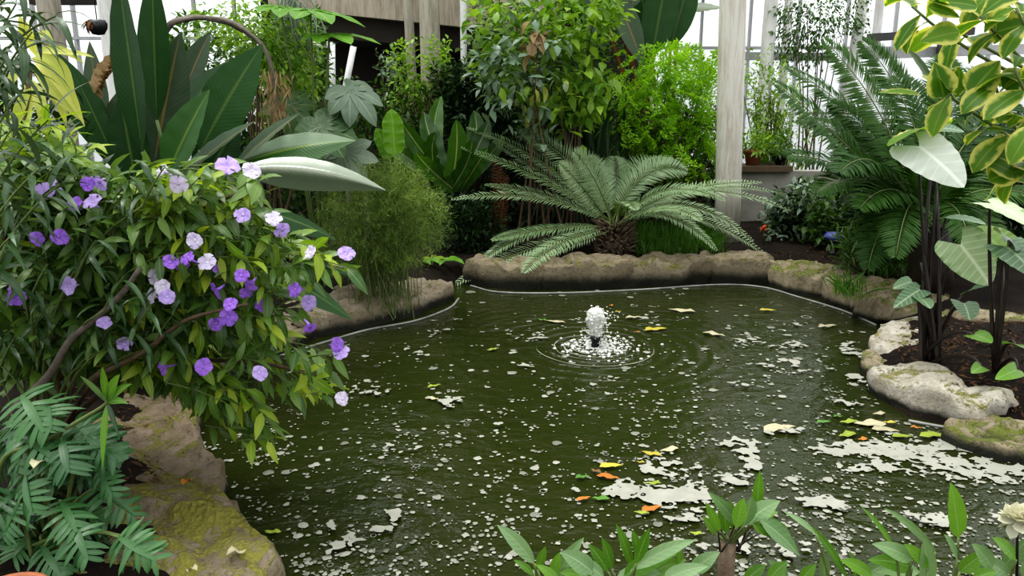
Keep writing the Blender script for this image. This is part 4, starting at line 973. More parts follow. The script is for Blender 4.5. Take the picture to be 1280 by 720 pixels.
# ------------------------------------------------------------------ elephant ears
def heart(root, A, T, nh, wid, mat, base, lobe=.34, cup=.12, pr=.011, pmat=None, ctl=None):
    """A: petiole joint, T: tip"""
    d = (T-A); L = d.length; d.normalize(); n = perp(d, nh); s = d.cross(n); mb = MB(); rr = R.random()
    NU, NS = 26, 6
    def hw(u):
        if u >= 0: return (1-u)**.72*(1+.72*u)*.94 if u < 1 else 0
        return max(.0, (1-(-u/lobe)**2.6))**.5*.94
    for sg in (-1, 1):
        vs = []; fs = []; lc = []
        for i in range(NU+1):
            u = -lobe+(1+lobe)*i/NU; w_ = hw(u)*wid*.5; inn = 0 if u >= 0 else min(w_, wid*.5*(.55*(-u/lobe)**.8))
            for j in range(NS+1):
                x = inn+(w_-inn)*j/NS; c = x/(wid*.5)
                zz = cup*wid*c*c*.5*(1 if cup > 0 else 1)-.16*L*max(0, u)**2 - (.10*L*(u/lobe)**2 if u < 0 else 0)+.012*wid*math.sin(u*30)*c
                vs.append(A+d*(u*L)+s*(sg*x)+n*zz); lc.append((sg*min(1, c), max(0, (u+lobe)/(1+lobe)), rr))
        for i in range(NU):
            for j in range(NS):
                a = i*(NS+1)+j; f_ = (a, a+1, a+NS+2, a+NS+1); fs.append(f_ if sg > 0 else f_[::-1])
        mb.add(vs, fs, lc)
    o = mb.build('leaf', mat, root)
    m2 = MB(); base = V(base); tube(m2, bez(base, ctl or (base*.35+A*.65+UP*.12-d*.05), A-n*.004, 10), pr*1.05, pr*.55, 8); m2.build('stalk', pmat or M['stemd'], o)
    return o
ez = G(1162, 452, .13); ez.z = hz(ez.x, ez.y)
ee = empty('elephant_ear_plant', tuple(ez), 'elephant ear plant with dark stalks and one leaf painted white with sheen on the right shore', 'plant')
def EB(dx=.04): return ez+V((R.gauss(0, dx), R.gauss(0, dx), -.02))
heart(ee, P(1148, 182, 4.02), P(1209, 226, 3.80), V((-.22, -.62, .8)), 74*U(4), M['aloc_w'], EB(), pr=.010, cup=-.06)
heart(ee, P(1160, 158, 4.1), P(1108, 172, 4.0), V((0, .3, 1)), 60*U(4), M['vari'], EB(), pr=.012)
heart(ee, P(1172, 160, 4.2), P(1206, 160, 4.15), V((.1, -.4, 1)), 40*U(4), M['aloc'], EB(), pr=.012)
heart(ee, P(1200, 305, 3.95), P(1240, 354, 3.8), V((-.35, -.9, .45)), 64*U(4), M['aloc_p'], EB())
heart(ee, P(1182, 272, 4.1), P(1232, 272, 3.9), V((0, -.12, 1)), 40*U(4), M['aloc'], EB())
heart(ee, P(1205, 379, 3.9), P(1214, 397, 3.8), V((0, -.8, .6)), 36*U(4), M['aloc'], EB())
heart(ee, P(1213, 362, 4.1), P(1236, 352, 4.0), V((0, -.5, .8)), 34*U(4), M['aloc'], EB())
heart(ee, P(1218, 418, 3.75), P(1240, 425, 3.65), V((0, -.6, .8)), 30*U(4), M['front'], EB())
heart(ee, P(1150, 362, 3.9), P(1122, 378, 3.75), V((0, -.6, .8)), 26*U(4), M['aloc'], EB())
heart(ee, P(1150, 372, 3.85), P(1164, 380, 3.7), V((0, -.6, .8)), 26*U(4), M['aloc'], EB())
heart(ee, P(1140, 352, 4.0), P(1120, 356, 3.9), V((0, -.5, .8)), 22*U(4), M['aloc'], EB())
heart(ee, P(1228, 458, 3.6), P(1218, 462, 3.5), V((0, -.5, .8)), 18*U(4), M['front'], EB())
mb = MB()
for i in range(4):
    b = EB(.03); t = P(1158+R.uniform(-12, 14), R.uniform(215, 330), 4.05); tube(mb, bez(b, (b+t)/2+V((R.gauss(0, .03), 0, 0)), t, 8), .014, .008, 8)
mb.build('old_stalks', M['stemd'], ee)
e2z = G(1243, 468, .13); e2z.z = hz(e2z.x, e2z.y)
e2 = empty('elephant_ear_plant', tuple(e2z), 'second elephant ear plant with thin dark stalks at the right edge of the photo', 'plant')
heart(e2, P(1238, 254, 3.75), P(1300, 276, 3.5), V((-.05, -.30, 1)), 44*U(3.7), M['aloc_p'], e2z)
heart(e2, P(1258, 308, 3.7), P(1300, 340, 3.5), V((-.1, -.6, .8)), 56*U(3.7), M['aloc'], e2z)
heart(e2, P(1262, 300, 3.7), P(1250, 282, 3.9), V((.2, -.8, .5)), 34*U(3.7), M['palmg'], e2z)
heart(e2, P(1250, 310, 4.0), P(1222, 280, 4.1), V((0, -.9, .4)), 56*U(3.9), M['brun'], e2z)
heart(e2, P(1270, 430, 3.6), P(1300, 436, 3.4), V((0, -.7, .7)), 30*U(3.6), M['front'], e2z)
heart(e2, P(1272, 462, 3.5), P(1250, 470, 3.4), V((0, -.7, .7)), 24*U(3.5), M['front'], e2z)

# variegated plant upper right
vz = V((P(1345, 300, 3.3).x, 3.3, 0)); vz.z = hz(vz.x, vz.y)
vp = empty('variegated_plant', tuple(vz), 'tall plant with yellow edged green leaves at the upper right edge', 'plant')
VS = [((1205, 60), (1140, 8), 3.2), ((1240, 150), (1175, 112), 3.2), ((1262, 160), (1245, 110), 3.1), ((1290, 130), (1268, 85), 3.0), ((1290, 200), (1255, 165), 3.1), ((1300, 240), (1262, 205), 3.2), ((1270, 60), (1225, 20), 3.1), ((1300, 60), (1270, 10), 3.0), ((1230, 50), (1190, 35), 3.3), ((1300, 30), (1240, -10), 3.2), ((1305, 170), (1285, 150), 2.9)]
mb = MB()
tr = [vz, vz+V((-.02, 0, .7)), P(1335, 150, 3.3), P(1325, 20, 3.3), P(1310, -60, 3.3)]; tube(mb, spline(tr, 6), .022, .012, 8)
for a, b, d in VS:
    A = P(*a, d); B = P(*b, d); tube(mb, bez(P(1330, a[1]+60, 3.3), A+UP*-.03, B, 6), .009, .005, 6)
mb.build('stems', M['stemg'], vp)
for a, b, d in VS:
    A = P(*a, d); B = P(*b, d); ax = (B-A).normalized(); e_ = perp(ax, rv()); f_ = ax.cross(e_)
    for k in range(5):
        an = k*2.399+R.random(); dd = ax*R.uniform(.1, .7)+(e_*math.cos(an)+f_*math.sin(an))+V((0, 0, R.uniform(-.35, .1)))
        mb = MB(); L = R.uniform(.15, .21); leaf(mb, B-ax*(.025*k), dd, UP+V((0, -.5, 0))+rv(.35), L, L*.5, p_obov, R.uniform(.2, .9), .2, 7); mb.build('leaf', M['vari'], vp)
for a, b, w_, nh in (((1180, 122), (1168, 78), 40, (-.1, -1, .3)), ((1150, 118), (1098, 116), 24, (0, -.35, 1)), ((1212, 118), (1250, 76), 40, (-.3, -1, .3)), ((1252, 108), (1290, 92), 34, (0, -1, .4)), ((1240, 190), (1290, 180), 40, (0, -.8, .6)), ((1235, 225), (1285, 212), 34, (0, -.8, .6)),
                     ((1232, 200), (1290, 230), 34, (0, -.8, .6)), ((1200, 40), (1150, 52), 34, (0, -.8, .5)), ((1222, 8), (1165, 2), 30, (0, -.8, .6)), ((1245, 40), (1290, 30), 40, (0, -.9, .4)), ((1160, 8), (1200, 22), 24, (0, -.9, .6))):
    bigleaf(vp, a, b, 3.1, w_, M['vari'], nh=nh, fold=.2, prof=p_ovate, arch=.05)
# pale strap leaf in front
bigleaf(vp, (1135, 62), (1176, 124), 3.4, 12, M['palmg'], nh=(.2, -1, .5), fold=.3, prof=p_lance, arch=.1)

# ------------------------------------------------------------------ flowering shrub, front left
sz = G(62, 545, .17); sz.z = hz(sz.x, sz.y)
fs_ = empty('flowering_shrub', tuple(sz), 'leafy shrub covered in violet and lilac flowers leaning over the pond at left', 'shrub')
spoly_main = [(-30, 200), (30, 175), (80, 180), (120, 205), (165, 215), (210, 205), (280, 195), (320, 215), (340, 260), (380, 300), (440, 322), (436, 345), (395, 360), (375, 395), (400, 425), (428, 445), (428, 488), (405, 500), (372, 480), (350, 500), (345, 550), (318, 555),
              (290, 520), (262, 505), (240, 520), (215, 480), (160, 470), (120, 450), (60, 470), (0, 480), (-30, 470)]
fol = MB(); fy = MB(); stm = MB(); stg = MB()
ctr = P(150, 400, 2.9)
for i in range(600):
    px, py = spoly(spoly_main)
    if px > 240 and py > 330 and R.random() < .35: continue; d = R.uniform(2.35, 3.15)
    if px > 250: d = R.uniform(2.35, 2.9)
    p1 = P(px, py, d); o_ = (p1-ctr); o_.z *= .6
    o_ = o_.normalized()*.8+V((.35, -.25, .05))+rv(.3); p0 = p1-o_.normalized()*R.uniform(.12, .26)
    yel = px > 150 and R.random() < (.42 if (px > 190 and 220 < py < 380) or py > 440 else .16)
    twig(fy if yel else fol, p0, p1, R.randint(6, 9), .105, .034, p_lance, 66, .38 if px > 150 else .12, .5, .22, 4, jit=.4, stem=stg, sr=.0022)
for i in range(46):
    p1 = P(*spoly([(-10, 130), (60, 140), (110, 170), (140, 240), (90, 270), (-10, 270)]), R.uniform(2.6, 3.0)); p0 = p1-V((R.gauss(.1, .1), R.gauss(-.05, .08), .2))
    twig(fy, p0, p1, 8, .11, .03, p_lance, 60, .3, .5, .22, 4, jit=.3, stem=stg, sr=.0022)
stg.build('twigs', M['stemg'], fs_)
fol.build('foliage', M['brun'], fs_); o = fy.build('young_foliage', M['brun_y'], fs_); o['label'] = 'yellow green young leaves'
for pl, r, mt in (([(10, 520), (40, 490), (62, 468), (88, 425), (112, 405), (150, 370), (175, 335)], .016, 'twigg'), ([(70, 555), (72, 500), (70, 440), (80, 380), (95, 300), (110, 240)], .02, 'twigb'),
                  ([(120, 470), (180, 440), (210, 415), (238, 398), (275, 388), (310, 380)], .010, 'twigb'), ([(95, 520), (140, 480), (200, 455), (250, 450), (330, 455), (400, 470)], .012, 'twigb'), ([(75, 540), (100, 430), (170, 330), (240, 270), (300, 240)], .012, 'twigb'),
                  ([(150, 330), (220, 330), (300, 310), (380, 325), (430, 335)], .007, 'twigg'), ([(60, 540), (30, 430), (10, 330), (0, 240)], .014, 'twigb'), ([(75, 545), (78, 500), (74, 460)], .03, 'twigb')):
    mb = MB(); n = len(pl); tube(mb, [sz-UP*.03]+spline([P(*p, (2.42 if pl[0] in ((10, 520), (120, 470)) else 2.85)-(.08 if pl[0] in ((10, 520), (120, 470)) else .35)*i/n) for i, p in enumerate(pl)], 5), r, r*.5, 7, .2); mb.build('branch', M[mt], fs_)
FW = [(66, 232, 'l'), (95, 258, 'p'), (118, 255, 'l'), (45, 298, 'p'), (72, 296, 'p'), (15, 365, 'l'), (86, 358, 'l'), (128, 405, 'l'), (157, 430, 'l'), (207, 458, 'p'), (255, 460, 'p'), (285, 210, 'l'), (316, 213, 'w'), (205, 215, 'w'), (222, 230, 'w'), (126, 226, 'l'),
      (305, 268, 'l'), (341, 274, 'w'), (353, 287, 'l'), (244, 300, 'w'), (238, 322, 'p'), (226, 329, 'p'), (213, 330, 'p'), (205, 358, 'w'), (190, 370, 'w'), (210, 372, 'l'), (273, 338, 'p'), (272, 362, 'p'), (286, 382, 'p'), (284, 396, 'p'), (303, 343, 'p'), (314, 354, 'p'), (308, 368, 'p'),
      (328, 384, 'p'), (388, 316, 'w'), (433, 318, 'l'), (371, 364, 'p'), (384, 377, 'l'), (385, 407, 'p'), (420, 432, 'p'), (427, 440, 'l'), (322, 466, 'l'), (428, 497, 'w'), (260, 330, 'w'), (195, 345, 'w'), (272, 404, 'p'), (110, 230, 'p'), (55, 240, 'l'), (22, 375, 'p')]
def flower(root, c, nrm, r, mat):
    mb = MB(); n = nrm.normalized(); e_ = perp(n, rv()); f_ = n.cross(e_); r0 = R.random()*6
    for k in range(5):
        a = r0+2*PI*k/5; dd = e_*math.cos(a)+f_*math.sin(a); pts = [c]; q = c; pl = R.uniform(.82, 1.12)
        for i in range(5):
            an = R.uniform(.4, .75)-.55*(i/4)*1.4; q = q+(dd*math.cos(an)+n*math.sin(an))*(r*pl/5); pts.append(q)
        blade(mb, pts, r*1.02, lambda t: (.12+.95*t**.8 if t < .72 else 1.0*math.cos((t-.72)/.28*PI*.5)**.5*.9+.08), n, .14, 3, .30, 1.6)
    tube(mb, [c-n*.03+rv(.003), c-n*.012, c+n*.004], .0025, .006, 6)
    return mb.build('flower', mat, root)
for px, py, k in FW:
    d = R.uniform(2.28, 2.42); c = P(px+R.uniform(-2, 2), py+R.uniform(-2, 2), d)
    big = 1.25 if (px, py) in ((285, 210), (86, 358), (424, 436)) else 1
    flower(fs_, c, V((R.gauss(.3, .75), -1, R.gauss(.5, .6))), R.uniform(.024, .033)*big, M['fl_'+k])

# narrow dark leaved plant, upper left corner
nzp = V((P(-40, 540, 2.2).x, 2.2, 0)); nzp.z = hz(nzp.x, nzp.y)
nl = empty('narrow_leaf_shrub', tuple(nzp), 'tall shrub with long narrow dark leaves at the upper left corner', 'shrub'); mb = MB(); st = MB()
for tip, b in (((20, 5), (-20, 90)), ((40, 40), (-10, 120)), ((10, 70), (-40, 160)), ((30, 110), (-25, 200)), ((15, 160), (-30, 250)), ((50, 210), (-10, 280)), ((75, 230), (10, 300)), ((30, -20), (-30, 40)), ((-5, 20), (-50, 120)), ((20, 290), (-30, 350)), ((5, 330), (-40, 380)), ((60, 150), (-5, 230)), ((70, 20), (10, 60)), ((30, 60), (0, 110))):
    d = R.uniform(2.0, 2.35); twig(mb, P(*b, d), P(*tip, d-.05), 11, .155, .022, p_lance, 65, .15, .8, .25, 5, jit=.25, stem=st, sr=.003)
    A = P(*b, d); tube(st, bez(nzp+V((R.gauss(0, .05), R.gauss(0, .05), -.02)), V((nzp.x, nzp.y, A.z*.7)), A, 8), .009, .004, 6)
mb.build('foliage', M['narrow'], nl); st.build('stems', M['stemg'], nl)
# long narrow leaves lying over the flowering shrub
nz2 = V((P(60, 560, 2.5).x, 2.5, 0)); nz2.z = hz(nz2.x, nz2.y)
n2 = empty('narrow_leaf_shrub', tuple(nz2), 'narrow grey green leaved stems growing through the violet flowers', 'shrub'); mb = MB(); st = MB()
for tip in ((75, 190), (155, 345), (190, 380), (165, 250), (60, 330), (35, 250), (120, 300), (205, 210), (20, 420), (60, 380), (145, 400), (215, 395)):
    d = R.uniform(2.25, 2.45); T = P(*tip, d); B = T+V((-.10, .05, -.12)); twig(mb, B, T, 8, .15, .02, p_lance, 60, .25, .9, .25, 5, jit=.25, stem=st)
    tube(st, bez(nz2+V((R.gauss(0, .05), R.gauss(0, .05), -.02)), V((nz2.x, nz2.y, B.z*.8)), B, 8), .006, .003, 5)
mb.build('foliage', M['narrow'], n2); st.build('stems', M['stemg'], n2)
# yellow drooping leaves
yz = V((P(50, 520, 3.0).x, 3.0, 0)); yz.z = hz(yz.x, yz.y)
yl = empty('yellow_leaf_plant', tuple(yz), 'plant with long drooping yellow leaves at left above the flowers', 'plant')
mb = MB(); tp = P(38, 80, 3.0); tube(mb, bez(yz-UP*.03, (yz+tp)/2+V((-.1, 0, 0)), tp, 10), .016, .009, 8); mb.build('stem', M['twigb'], yl)
for a, m_, b, w_ in (((40, 72), (75, 80), (106, 158), 18), ((42, 66), (90, 75), (92, 132), 14), ((45, 62), (80, 55), (105, 80), 9), ((40, 85), (70, 100), (84, 160), 16), ((38, 60), (60, 20), (68, 70), 10), ((36, 95), (40, 120), (30, 165), 14), ((40, 100), (55, 130), (58, 175), 14), ((38, 110), (22, 130), (14, 180), 12), ((30, 150), (32, 190), (38, 220), 14),
                     ((45, 70), (30, 30), (24, 20), 12), ((40, 80), (12, 80), (5, 140), 12), ((46, 66), (95, 62), (118, 72), 7), ((44, 90), (78, 120), (100, 150), 16), ((35, 60), (28, 40), (32, 25), 14), ((45, 78), (60, 90), (72, 135), 16)):
    d = R.uniform(2.85, 3.05); mb = MB(); blade(mb, bez(P(*a, d), P(*m_, d-.05), P(*b, d-.05), 10), w_*U(d)*1.1, p_lance, V((R.gauss(0, .3), -1, .6)), .2, 2, .12, 4); mb.build('leaf', M['yellow'], yl)
# green oleander-like stem near bottom left
oz = V((P(-30, 590, 2.0).x, 2.0, 0)); oz.z = hz(oz.x, oz.y)
ol = empty('long_leaf_plant', tuple(oz), 'single green stem with long leaves arching over the lobed foliage', 'plant'); mb = MB()
pts = [oz]+[P(*p, 2.05) for p in ((0, 582), (50, 555), (100, 525), (128, 508), (140, 495))]; tube(mb, spline(pts, 5), .008, .004, 7); mb.build('stem', M['stemg'], ol)
for b, w_, mt in (((128, 588), 15, 'front'), ((100, 470), 11, 'frontg'), ((150, 468), 14, 'front'), ((160, 505), 10, 'front'), ((128, 458), 10, 'front'), ((165, 480), 11, 'front'), ((118, 490), 8, 'frontg'), ((150, 550), 9, 'narrow')):
    A = P(134, 504, 2.05); B = P(*b, 2.0); mb = MB(); blade(mb, bez(A, (A+B)/2+UP*.02, B, 8), w_*U(2.05), p_lance, V((R.gauss(0, .3), -1, .4)), .2, 2); mb.build('leaf', M[mt], ol)

# lobed philodendron, bottom left
def lobed(root, A, T, nh, wid, base, mat, nl=8):
    L = (T-A).length; n = perp((T-A).normalized(), nh); pts = bez(A, (A+T)/2+n*(.12*L), T, 16); mb = MB(); rr = R.random()
    blade(mb, pts, wid*.13, lambda t: .35+.65*math.sin(PI*min(1, t*.95+.05)), n, .15, 1, 0, 0, rr)
    for i in range(nl):
        t = .04+.9*i/(nl-1); u = t*16; q = min(15, int(u)); p = pts[q].lerp(pts[q+1], u-q); d = (pts[q+1]-pts[q]).normalized(); nn = perp(d, nh); s = d.cross(nn)
        for sg in (-1, 1):
            ll = wid*.5*(1.05-.5*abs(t-.35)*1.5)*R.uniform(.75, 1.15); dd = d*(-.2+1.25*t)+s*sg+rv(.14)
            leaf(mb, p-nn*.001, dd, nn+rv(.06), ll, L*.075+.004, lambda t: .75+.3*math.sin(PI*t) if t < .75 else (1-t)/.25*.9+.06, .35, .18, 5, min(1, max(0, rr+R.uniform(-.1, .1))))
    o = mb.build('leaf', mat, root); m2 = MB(); tube(m2, bez(base, base*.4+A*.6+UP*.08, A, 7), .007, .004, 6); m2.build('petiole', M['stemg'], o)
phz = V((P(60, 690, 2.15).x, 2.15, 0)); phz.z = hz(phz.x, phz.y)
ph = empty('lobed_leaf_plant', tuple(phz), 'low plant of deeply lobed dark green leaves at the bottom left', 'plant')
for i in range(60):
    if i < 12: bx, by, d = ((190, 690, 1.95), (195, 700, 1.9), (150, 570, 2.15), (140, 620, 2.0), (60, 520, 2.2), (95, 665, 1.9), (40, 640, 1.9), (170, 645, 2.05), (20, 590, 2.05), (110, 700, 1.85), (130, 600, 2.15), (70, 580, 2.1))[i]
    else: bx, by, d = R.uniform(-30, 165), R.uniform(530, 730), R.uniform(1.95, 2.35)
    T = P(bx, by, d); sd_ = V((T.x-phz.x, T.y-phz.y, 0)).normalized()
    A = T-sd_*R.uniform(.10, .16)-V((0, 0, -.05))+rv(.02)
    lobed(ph, A, T, UP+V((0, -.45, 0))+rv(.25), R.uniform(.14, .19), phz+V((R.gauss(0, .05), R.gauss(0, .05), -.01)), M['phil'])
pc = P(8, 790, 1.62); pc.z = hz(pc.x, pc.y)
mb = MB(); ptop = P(0, 713, 1.74); hh = max(.1, ptop.z-pc.z); c0 = V((P(0, 712, 1.65).x, 1.65, pc.z-.01))
lathe(mb, c0, [(0, 0), (.075, 0), (.09, hh*.7), (.098, hh*.7), (.10, hh), (.088, hh), (.085, hh*.8), (0, hh*.8)], 28)
tag(mb.build('flower_pot', M['terra']), 'rim of a terracotta pot at the bottom left corner', 'pot')

# ------------------------------------------------------------------ front plants along the bottom edge
def rosette(name, label, foot, leaves, d=1.85, mat='front', stems=True, group=None):
    b = V((P(foot, 700, d).x, d, 0)); b.z = hz(b.x, b.y); e = empty(name, tuple(b), label, 'plant', group)
    for lf in leaves:
        a, t, w_, mt = lf[:4]; nh = lf[4] if len(lf) > 4 else (R.gauss(0, .3), -.8, .6)
        dd = d+R.uniform(-.06, .06); bigleaf(e, a, t, dd, w_, M[mt], nh=nh, fold=.25, prof=p_lance if w_ < 24 else p_ovate, arch=.12, pet=b+V((R.gauss(0, .02), R.gauss(0, .02), -.01)), pr=.004, wave=.06, nc=2, n=10)
    return e
rosette('young_plant', 'young plant with one tall pale leaf at the left of the bottom edge', 690, [((668, 705), (621, 656), 22, 'frontg'), ((672, 712), (682, 683), 14, 'front'), ((668, 720), (642, 700), 12, 'front'), ((690, 730), (730, 672), 20, 'frontg'), ((690, 725), (700, 690), 16, 'front'), ((700, 730), (670, 706), 16, 'front')])
rosette('young_plant', 'low bushy clump of fresh leaves left of the cut stem', 790, [((740, 715), (700, 690), 30, 'frontg'), ((760, 715), (735, 680), 18, 'front'), ((765, 712), (752, 672), 18, 'front'), ((790, 710), (770, 655), 16, 'front'), ((795, 705), (812, 660), 18, 'front'), ((790, 712), (870, 675), 22, 'frontg'), ((780, 720), (850, 690), 26, 'front'), ((770, 725), (840, 712), 24, 'frontg'), ((800, 700), (790, 662), 14, 'front'),
    ((740, 725), (700, 716), 20, 'front'), ((755, 722), (720, 700), 20, 'frontg'), ((800, 725), (858, 700), 22, 'front'), ((850, 720), (848, 682), 14, 'front'), ((865, 715), (900, 690), 24, 'frontg'), ((830, 725), (885, 708), 24, 'frontg')])
cs = V((P(910, 700, 1.9).x, 1.9, 0)); cs.z = hz(cs.x, cs.y)
ct = empty('cut_stem_plant', tuple(cs), 'thick brown cut stem sprouting a tuft of leaves at the bottom edge', 'plant')
mb = MB(); tube(mb, [cs-UP*.03, (cs+P(910, 678, 1.9))/2, P(910, 678, 1.9)], .026, .023, 14, .15); mb.build('trunk', M['cut'], ct)
mb = MB()
for i in range(12): a = P(R.uniform(898, 925), 690, 1.9+R.uniform(-.03, .03)); t = P(R.uniform(885, 950), R.uniform(640, 672), 1.9); tube(mb, bez(a, (a+t)/2+UP*.01, t, 4), .003, .002, 5)
mb.build('shoots', M['stemd'], ct)
for a, t, w_, mt in (((900, 665), (882, 628), 14, 'front'), ((908, 668), (902, 620), 18, 'front'), ((918, 665), (912, 625), 16, 'front'), ((945, 640), (950, 588), 16, 'front'), ((925, 660), (885, 615), 18, 'frontg'), ((930, 655), (975, 626), 28, 'frontg'), ((935, 650), (972, 640), 20, 'front'), ((930, 658), (940, 620), 30, 'frontg'), ((950, 650), (1000, 695), 30, 'frontg'),
                     ((945, 655), (985, 660), 18, 'front'), ((920, 660), (930, 622), 20, 'front'), ((895, 668), (878, 645), 12, 'front'), ((940, 655), (968, 672), 16, 'front')):
    bigleaf(ct, a, t, 1.9+R.uniform(-.05, .05), w_, M[mt], nh=(R.gauss(0, .3), -.8, .6), fold=.25, prof=p_lance, arch=.1, pet=P(912, 682, 1.9), pr=.003, nc=2, n=10)
rosette('young_plant', 'fresh leaves with one long strap leaf right of the cut stem', 1050, [((1060, 725), (1010, 655), 14, 'front'), ((1020, 668), (980, 640), 9, 'frontg'), ((1070, 725), (1062, 688), 9, 'front'), ((1030, 725), (1030, 690), 16, 'frontg'), ((1080, 722), (1120, 700), 26, 'frontg'), ((1090, 720), (1050, 700), 20, 'front'), ((985, 725), (960, 700), 18, 'frontg'), ((960, 725), (985, 702), 20, 'front'), ((1000, 728), (1020, 705), 18, 'front'), ((930, 728), (958, 706), 20, 'front')])
rosette('young_plant', 'broad leaved clump left of the tall single sprout', 1130, [((1140, 710), (1085, 700), 26, 'front'), ((1140, 700), (1090, 680), 24, 'frontg'), ((1120, 690), (1075, 632), 9, 'front'), ((1170, 690), (1105, 635), 12, 'frontg'), ((1160, 730), (1155, 672), 28, 'frontg'), ((1150, 715), (1095, 715), 22, 'frontg'), ((1160, 710), (1130, 680), 18, 'front')], d=1.8)
rosette('young_plant', 'tall single upright leaf sprout near the bottom right corner', 1196, [((1198, 672), (1188, 603), 30, 'front', (.15, -1, .2)), ((1197, 700), (1180, 668), 18, 'frontg'), ((1200, 715), (1235, 690), 24, 'front')], d=1.75)
rosette('young_plant', 'glossy leaves in the bottom right corner under the cream flower', 1260, [((1240, 710), (1215, 680), 26, 'frontg'), ((1250, 715), (1290, 670), 30, 'frontg'), ((1260, 720), (1225, 700), 26, 'frontg'), ((1270, 700), (1240, 672), 22, 'front'), ((1280, 720), (1300, 690), 30, 'frontg'), ((1230, 728), (1270, 700), 24, 'frontg'), ((1215, 725), (1245, 715), 22, 'front')], d=1.72)
wz = V((P(1290, 700, 1.7).x, 1.7, 0)); wz.z = hz(wz.x, wz.y)
wfw = empty('cream_flower', tuple(wz), 'cream white ruffled flower at the right edge near the bottom', 'flower'); mb = MB(); c = P(1272, 650, 1.7)
tube(mb, bez(wz, (wz+c)/2, c, 6), .004, .003, 6); mb.build('stem', M['stemd'], wfw); mb = MB()
for i in range(40):
    d = V((R.gauss(0, 1), R.gauss(0, 1), R.gauss(.3, .8))).normalized(); leaf(mb, c, d, UP+rv(.3), R.uniform(.04, .055), .036, p_obov, R.uniform(-.6, .4), .3, 4)
mb.build('petals', M['cream'], wfw)

# ------------------------------------------------------------------ small things round the pond
def tuft(label, px, py, z, n, h, spread, name='grass_tuft', mat='grass', lean=0):
    b = G(px, py, z); b.z = hz(b.x, b.y)-.01; mb = MB()
    for i in range(n):
        q = b+V((R.gauss(0, spread), R.gauss(0, spread), .0)); q.z = hz(q.x, q.y)-.005 if z < .17 else z-.01
        t = q+V((R.gauss(lean, h*.4), R.gauss(-h*.2, h*.3), h*R.uniform(.5, 1))); blade(mb, bez(q, q*.5+t*.5+UP*h*.3, t, 4), .009, p_lance, V((R.gauss(0, 1), -1, .3)), .2, 1)
    return tag(mb.build(name, M[mat]), label, 'grass')
tuft('grass tuft leaning over the mossy far right shore stone', 1062, 372, .19, 60, .22, .05)
tuft('small grass tuft on the soil at the foot of the low spiky plant', 1100, 345, .17, 50, .2, .08)
tuft('small green tuft beside the grey stone left of the elephant ear foot', 1112, 462, .12, 30, .07, .03)
mb = MB()
for i in range(1500):
    p = G(R.uniform(795, 905), R.uniform(284, 312), .22); p.z = hz(p.x, p.y)-.01; t = p+V((R.gauss(0, .05), R.gauss(-.03, .05), R.uniform(.06, .2))); blade(mb, [p, (p+t)/2+UP*.03, t], .008, p_lance, V((R.gauss(0, 1), -1, .3)), .2, 1)
tag(mb.build('grass_patch', M['grass']), 'bright green low grass under the right side of the cycad', 'grass', kind='stuff')
mb = MB()
for i in range(2600):
    q = R.random()
    if q < .45: p = G(R.uniform(1120, 1300), R.uniform(395, 510), .15)
    elif q < .75: p = G(R.uniform(690, 1090), R.uniform(308, 326), .2)
    elif q < .9: p = G(R.uniform(60, 240), R.uniform(480, 600), .15)
    else: p = G(R.uniform(1050, 1130), R.uniform(340, 365), .2)
    if pond_s(p.x, p.y) < .08: continue
    p.z = hz(p.x, p.y)+R.uniform(.004, .02); leaf(mb, p, V((R.gauss(0, 1), R.gauss(0, 1), R.gauss(.1, .2))), UP+rv(.3), R.uniform(.02, .06), R.uniform(.005, .018), p_ovate, .4, .2, 2)
tag(mb.build('leaf_litter', M['litter']), 'dead brown leaf litter scattered on the dark soil', 'leaf litter', kind='stuff')
# dry leaves on the stones
for px, py, k, L, lb in ((296, 694, 'c', .06, 'beige dry leaf lying on the nearest mossy slab'), (235, 605, 'o', .06, 'brown dry leaf lying near the pond edge of the brown mossy slab'), (172, 652, 'c', .05, 'pale chip of dry leaf on the left slab beside the lobed plant'), (52, 583, 'c', .07, 'cream dead leaf lying on the lobed plant at bottom left'), (240, 716, 'c', .04, 'small cream leaf at the bottom edge on the nearest slab')):
    z = .165 if px > 200 else .17
    c = G(px, py, z) if px != 52 else P(52, 583, 1.98); mb = MB(); a = R.random()*3; d = V((math.cos(a), math.sin(a), 0)); c = c+UP*.012
    blade(mb, [c+d*(L*(i/6-.5))+UP*(.01*math.sin(i)) for i in range(7)], L*.55, p_ovate, UP, .3, 2, .2, 2); tag(mb.build('dry_leaf', M['float_'+k]), lb, 'leaf', 'dry leaves on the left bank')
# yellow-green hosta-like plant at the inlet
yz2 = G(548, 325, .18); yz2.z = hz(yz2.x, yz2.y)
hp = empty('low_plant', tuple(yz2), 'low yellow green leafy plant at the back of the inlet', 'plant')
for i in range(16):
    a = R.random()*6.28; mb = MB(); leaf(mb, yz2+V((R.gauss(0, .1), R.gauss(0, .05), .06)), V((math.cos(a), math.sin(a), .3)), UP+V((0, -.4, 0)), R.uniform(.1, .16), .06, p_ovate, .6, .15, 5); mb.build('leaf', M['brun_y' if i < 6 else 'palm'], hp)
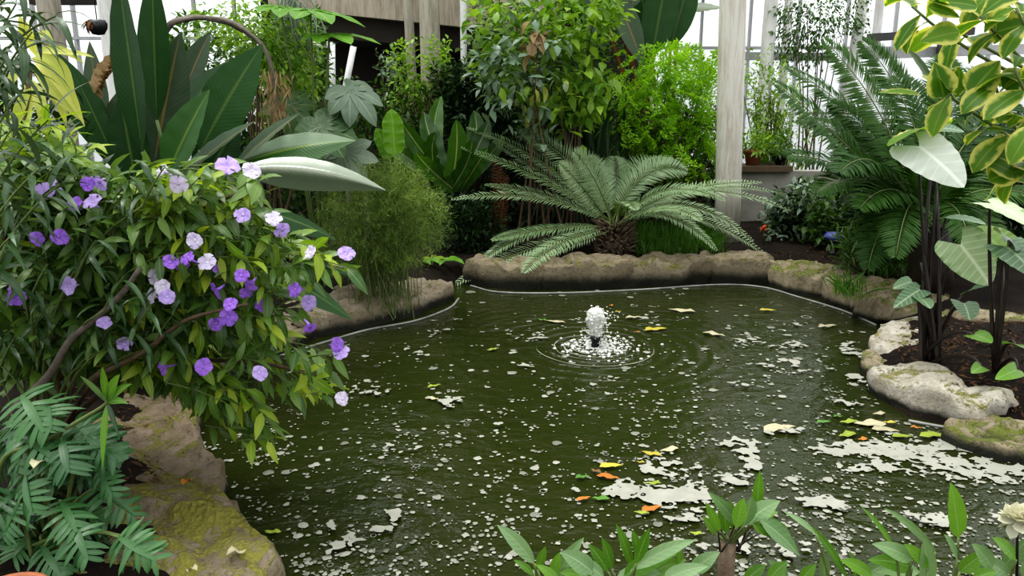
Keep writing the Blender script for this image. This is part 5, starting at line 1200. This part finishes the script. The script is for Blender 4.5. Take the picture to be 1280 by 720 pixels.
# garden spotlight with blue top and orange flower
gz = P(1041, 318, 7.0); gz.z = hz(gz.x, gz.y); gt = P(1041, 296, 6.9)
gl = empty('garden_lamp', (gz.x, gz.y, gz.z), 'small dark garden lamp with a blue top among the low shrubs', 'lamp')
mb = MB(); gt.y = 6.85; g_ = V((gt.x, 6.85, gz.z)); lathe(mb, g_, [(0, 0), (.05, 0), (.05, .02), (.028, .03), (.028, gt.z-gz.z-.03), (0, gt.z-gz.z-.03)], 14); mb.build('post', M['black'], gl)
mb = MB(); lathe(mb, V((gt.x, 6.85, gt.z)), [(0, -.035), (.05, -.03), (.09, 0), (.095, .02), (.07, .045), (0, .055)], 20); mb.build('lamp_cap', M['blue'], gl)
oz2 = P(954, 312, 7.3); oz2.z = hz(oz2.x, oz2.y); of = empty('orange_flower', tuple(oz2), 'single orange flower on a thin stalk right of the column foot', 'flower')
mb = MB(); ot = P(954, 285, 7.2); tube(mb, [oz2, (oz2+ot)/2, ot], .005, .004, 6); mb.build('stem', M['stemg'], of); mb = MB()
for i in range(14): leaf(mb, ot, V((R.gauss(0, 1), R.gauss(-.4, .6), R.gauss(.2, .6))), UP, R.uniform(.03, .055), .03, p_ovate, .4, .2, 4)
mb.build('petals', M['orange'], of)
# dark round shape at left behind the paddle leaves, guessed as a hanging pot
lp = P(122, 34, 7.2); hl = empty('hanging_pot', tuple(lp), 'dark round hanging pot with a rusty plant behind the left paddle leaves', 'pot')
mb = MB(); lathe(mb, lp, [(0, -.07), (.05, -.06), (.08, -.01), (.085, .03), (.07, .06), (.06, .06), (0, .04)], 20); mb.build('pot', M['black'], hl)
mb = MB(); tube(mb, [lp+UP*.05, lp+UP*1.8], .005, .005, 5); mb.build('cord', M['black'], hl)
mb = MB()
for i in range(24): leaf(mb, lp+V((-.03, -.03, .05)), V((R.gauss(-.7, .5), R.gauss(-.5, .4), R.gauss(-.4, .5))), UP, R.uniform(.08, .14), .035, p_lance, .7, .2, 3)
mb.build('foliage', M['rust'], hl)
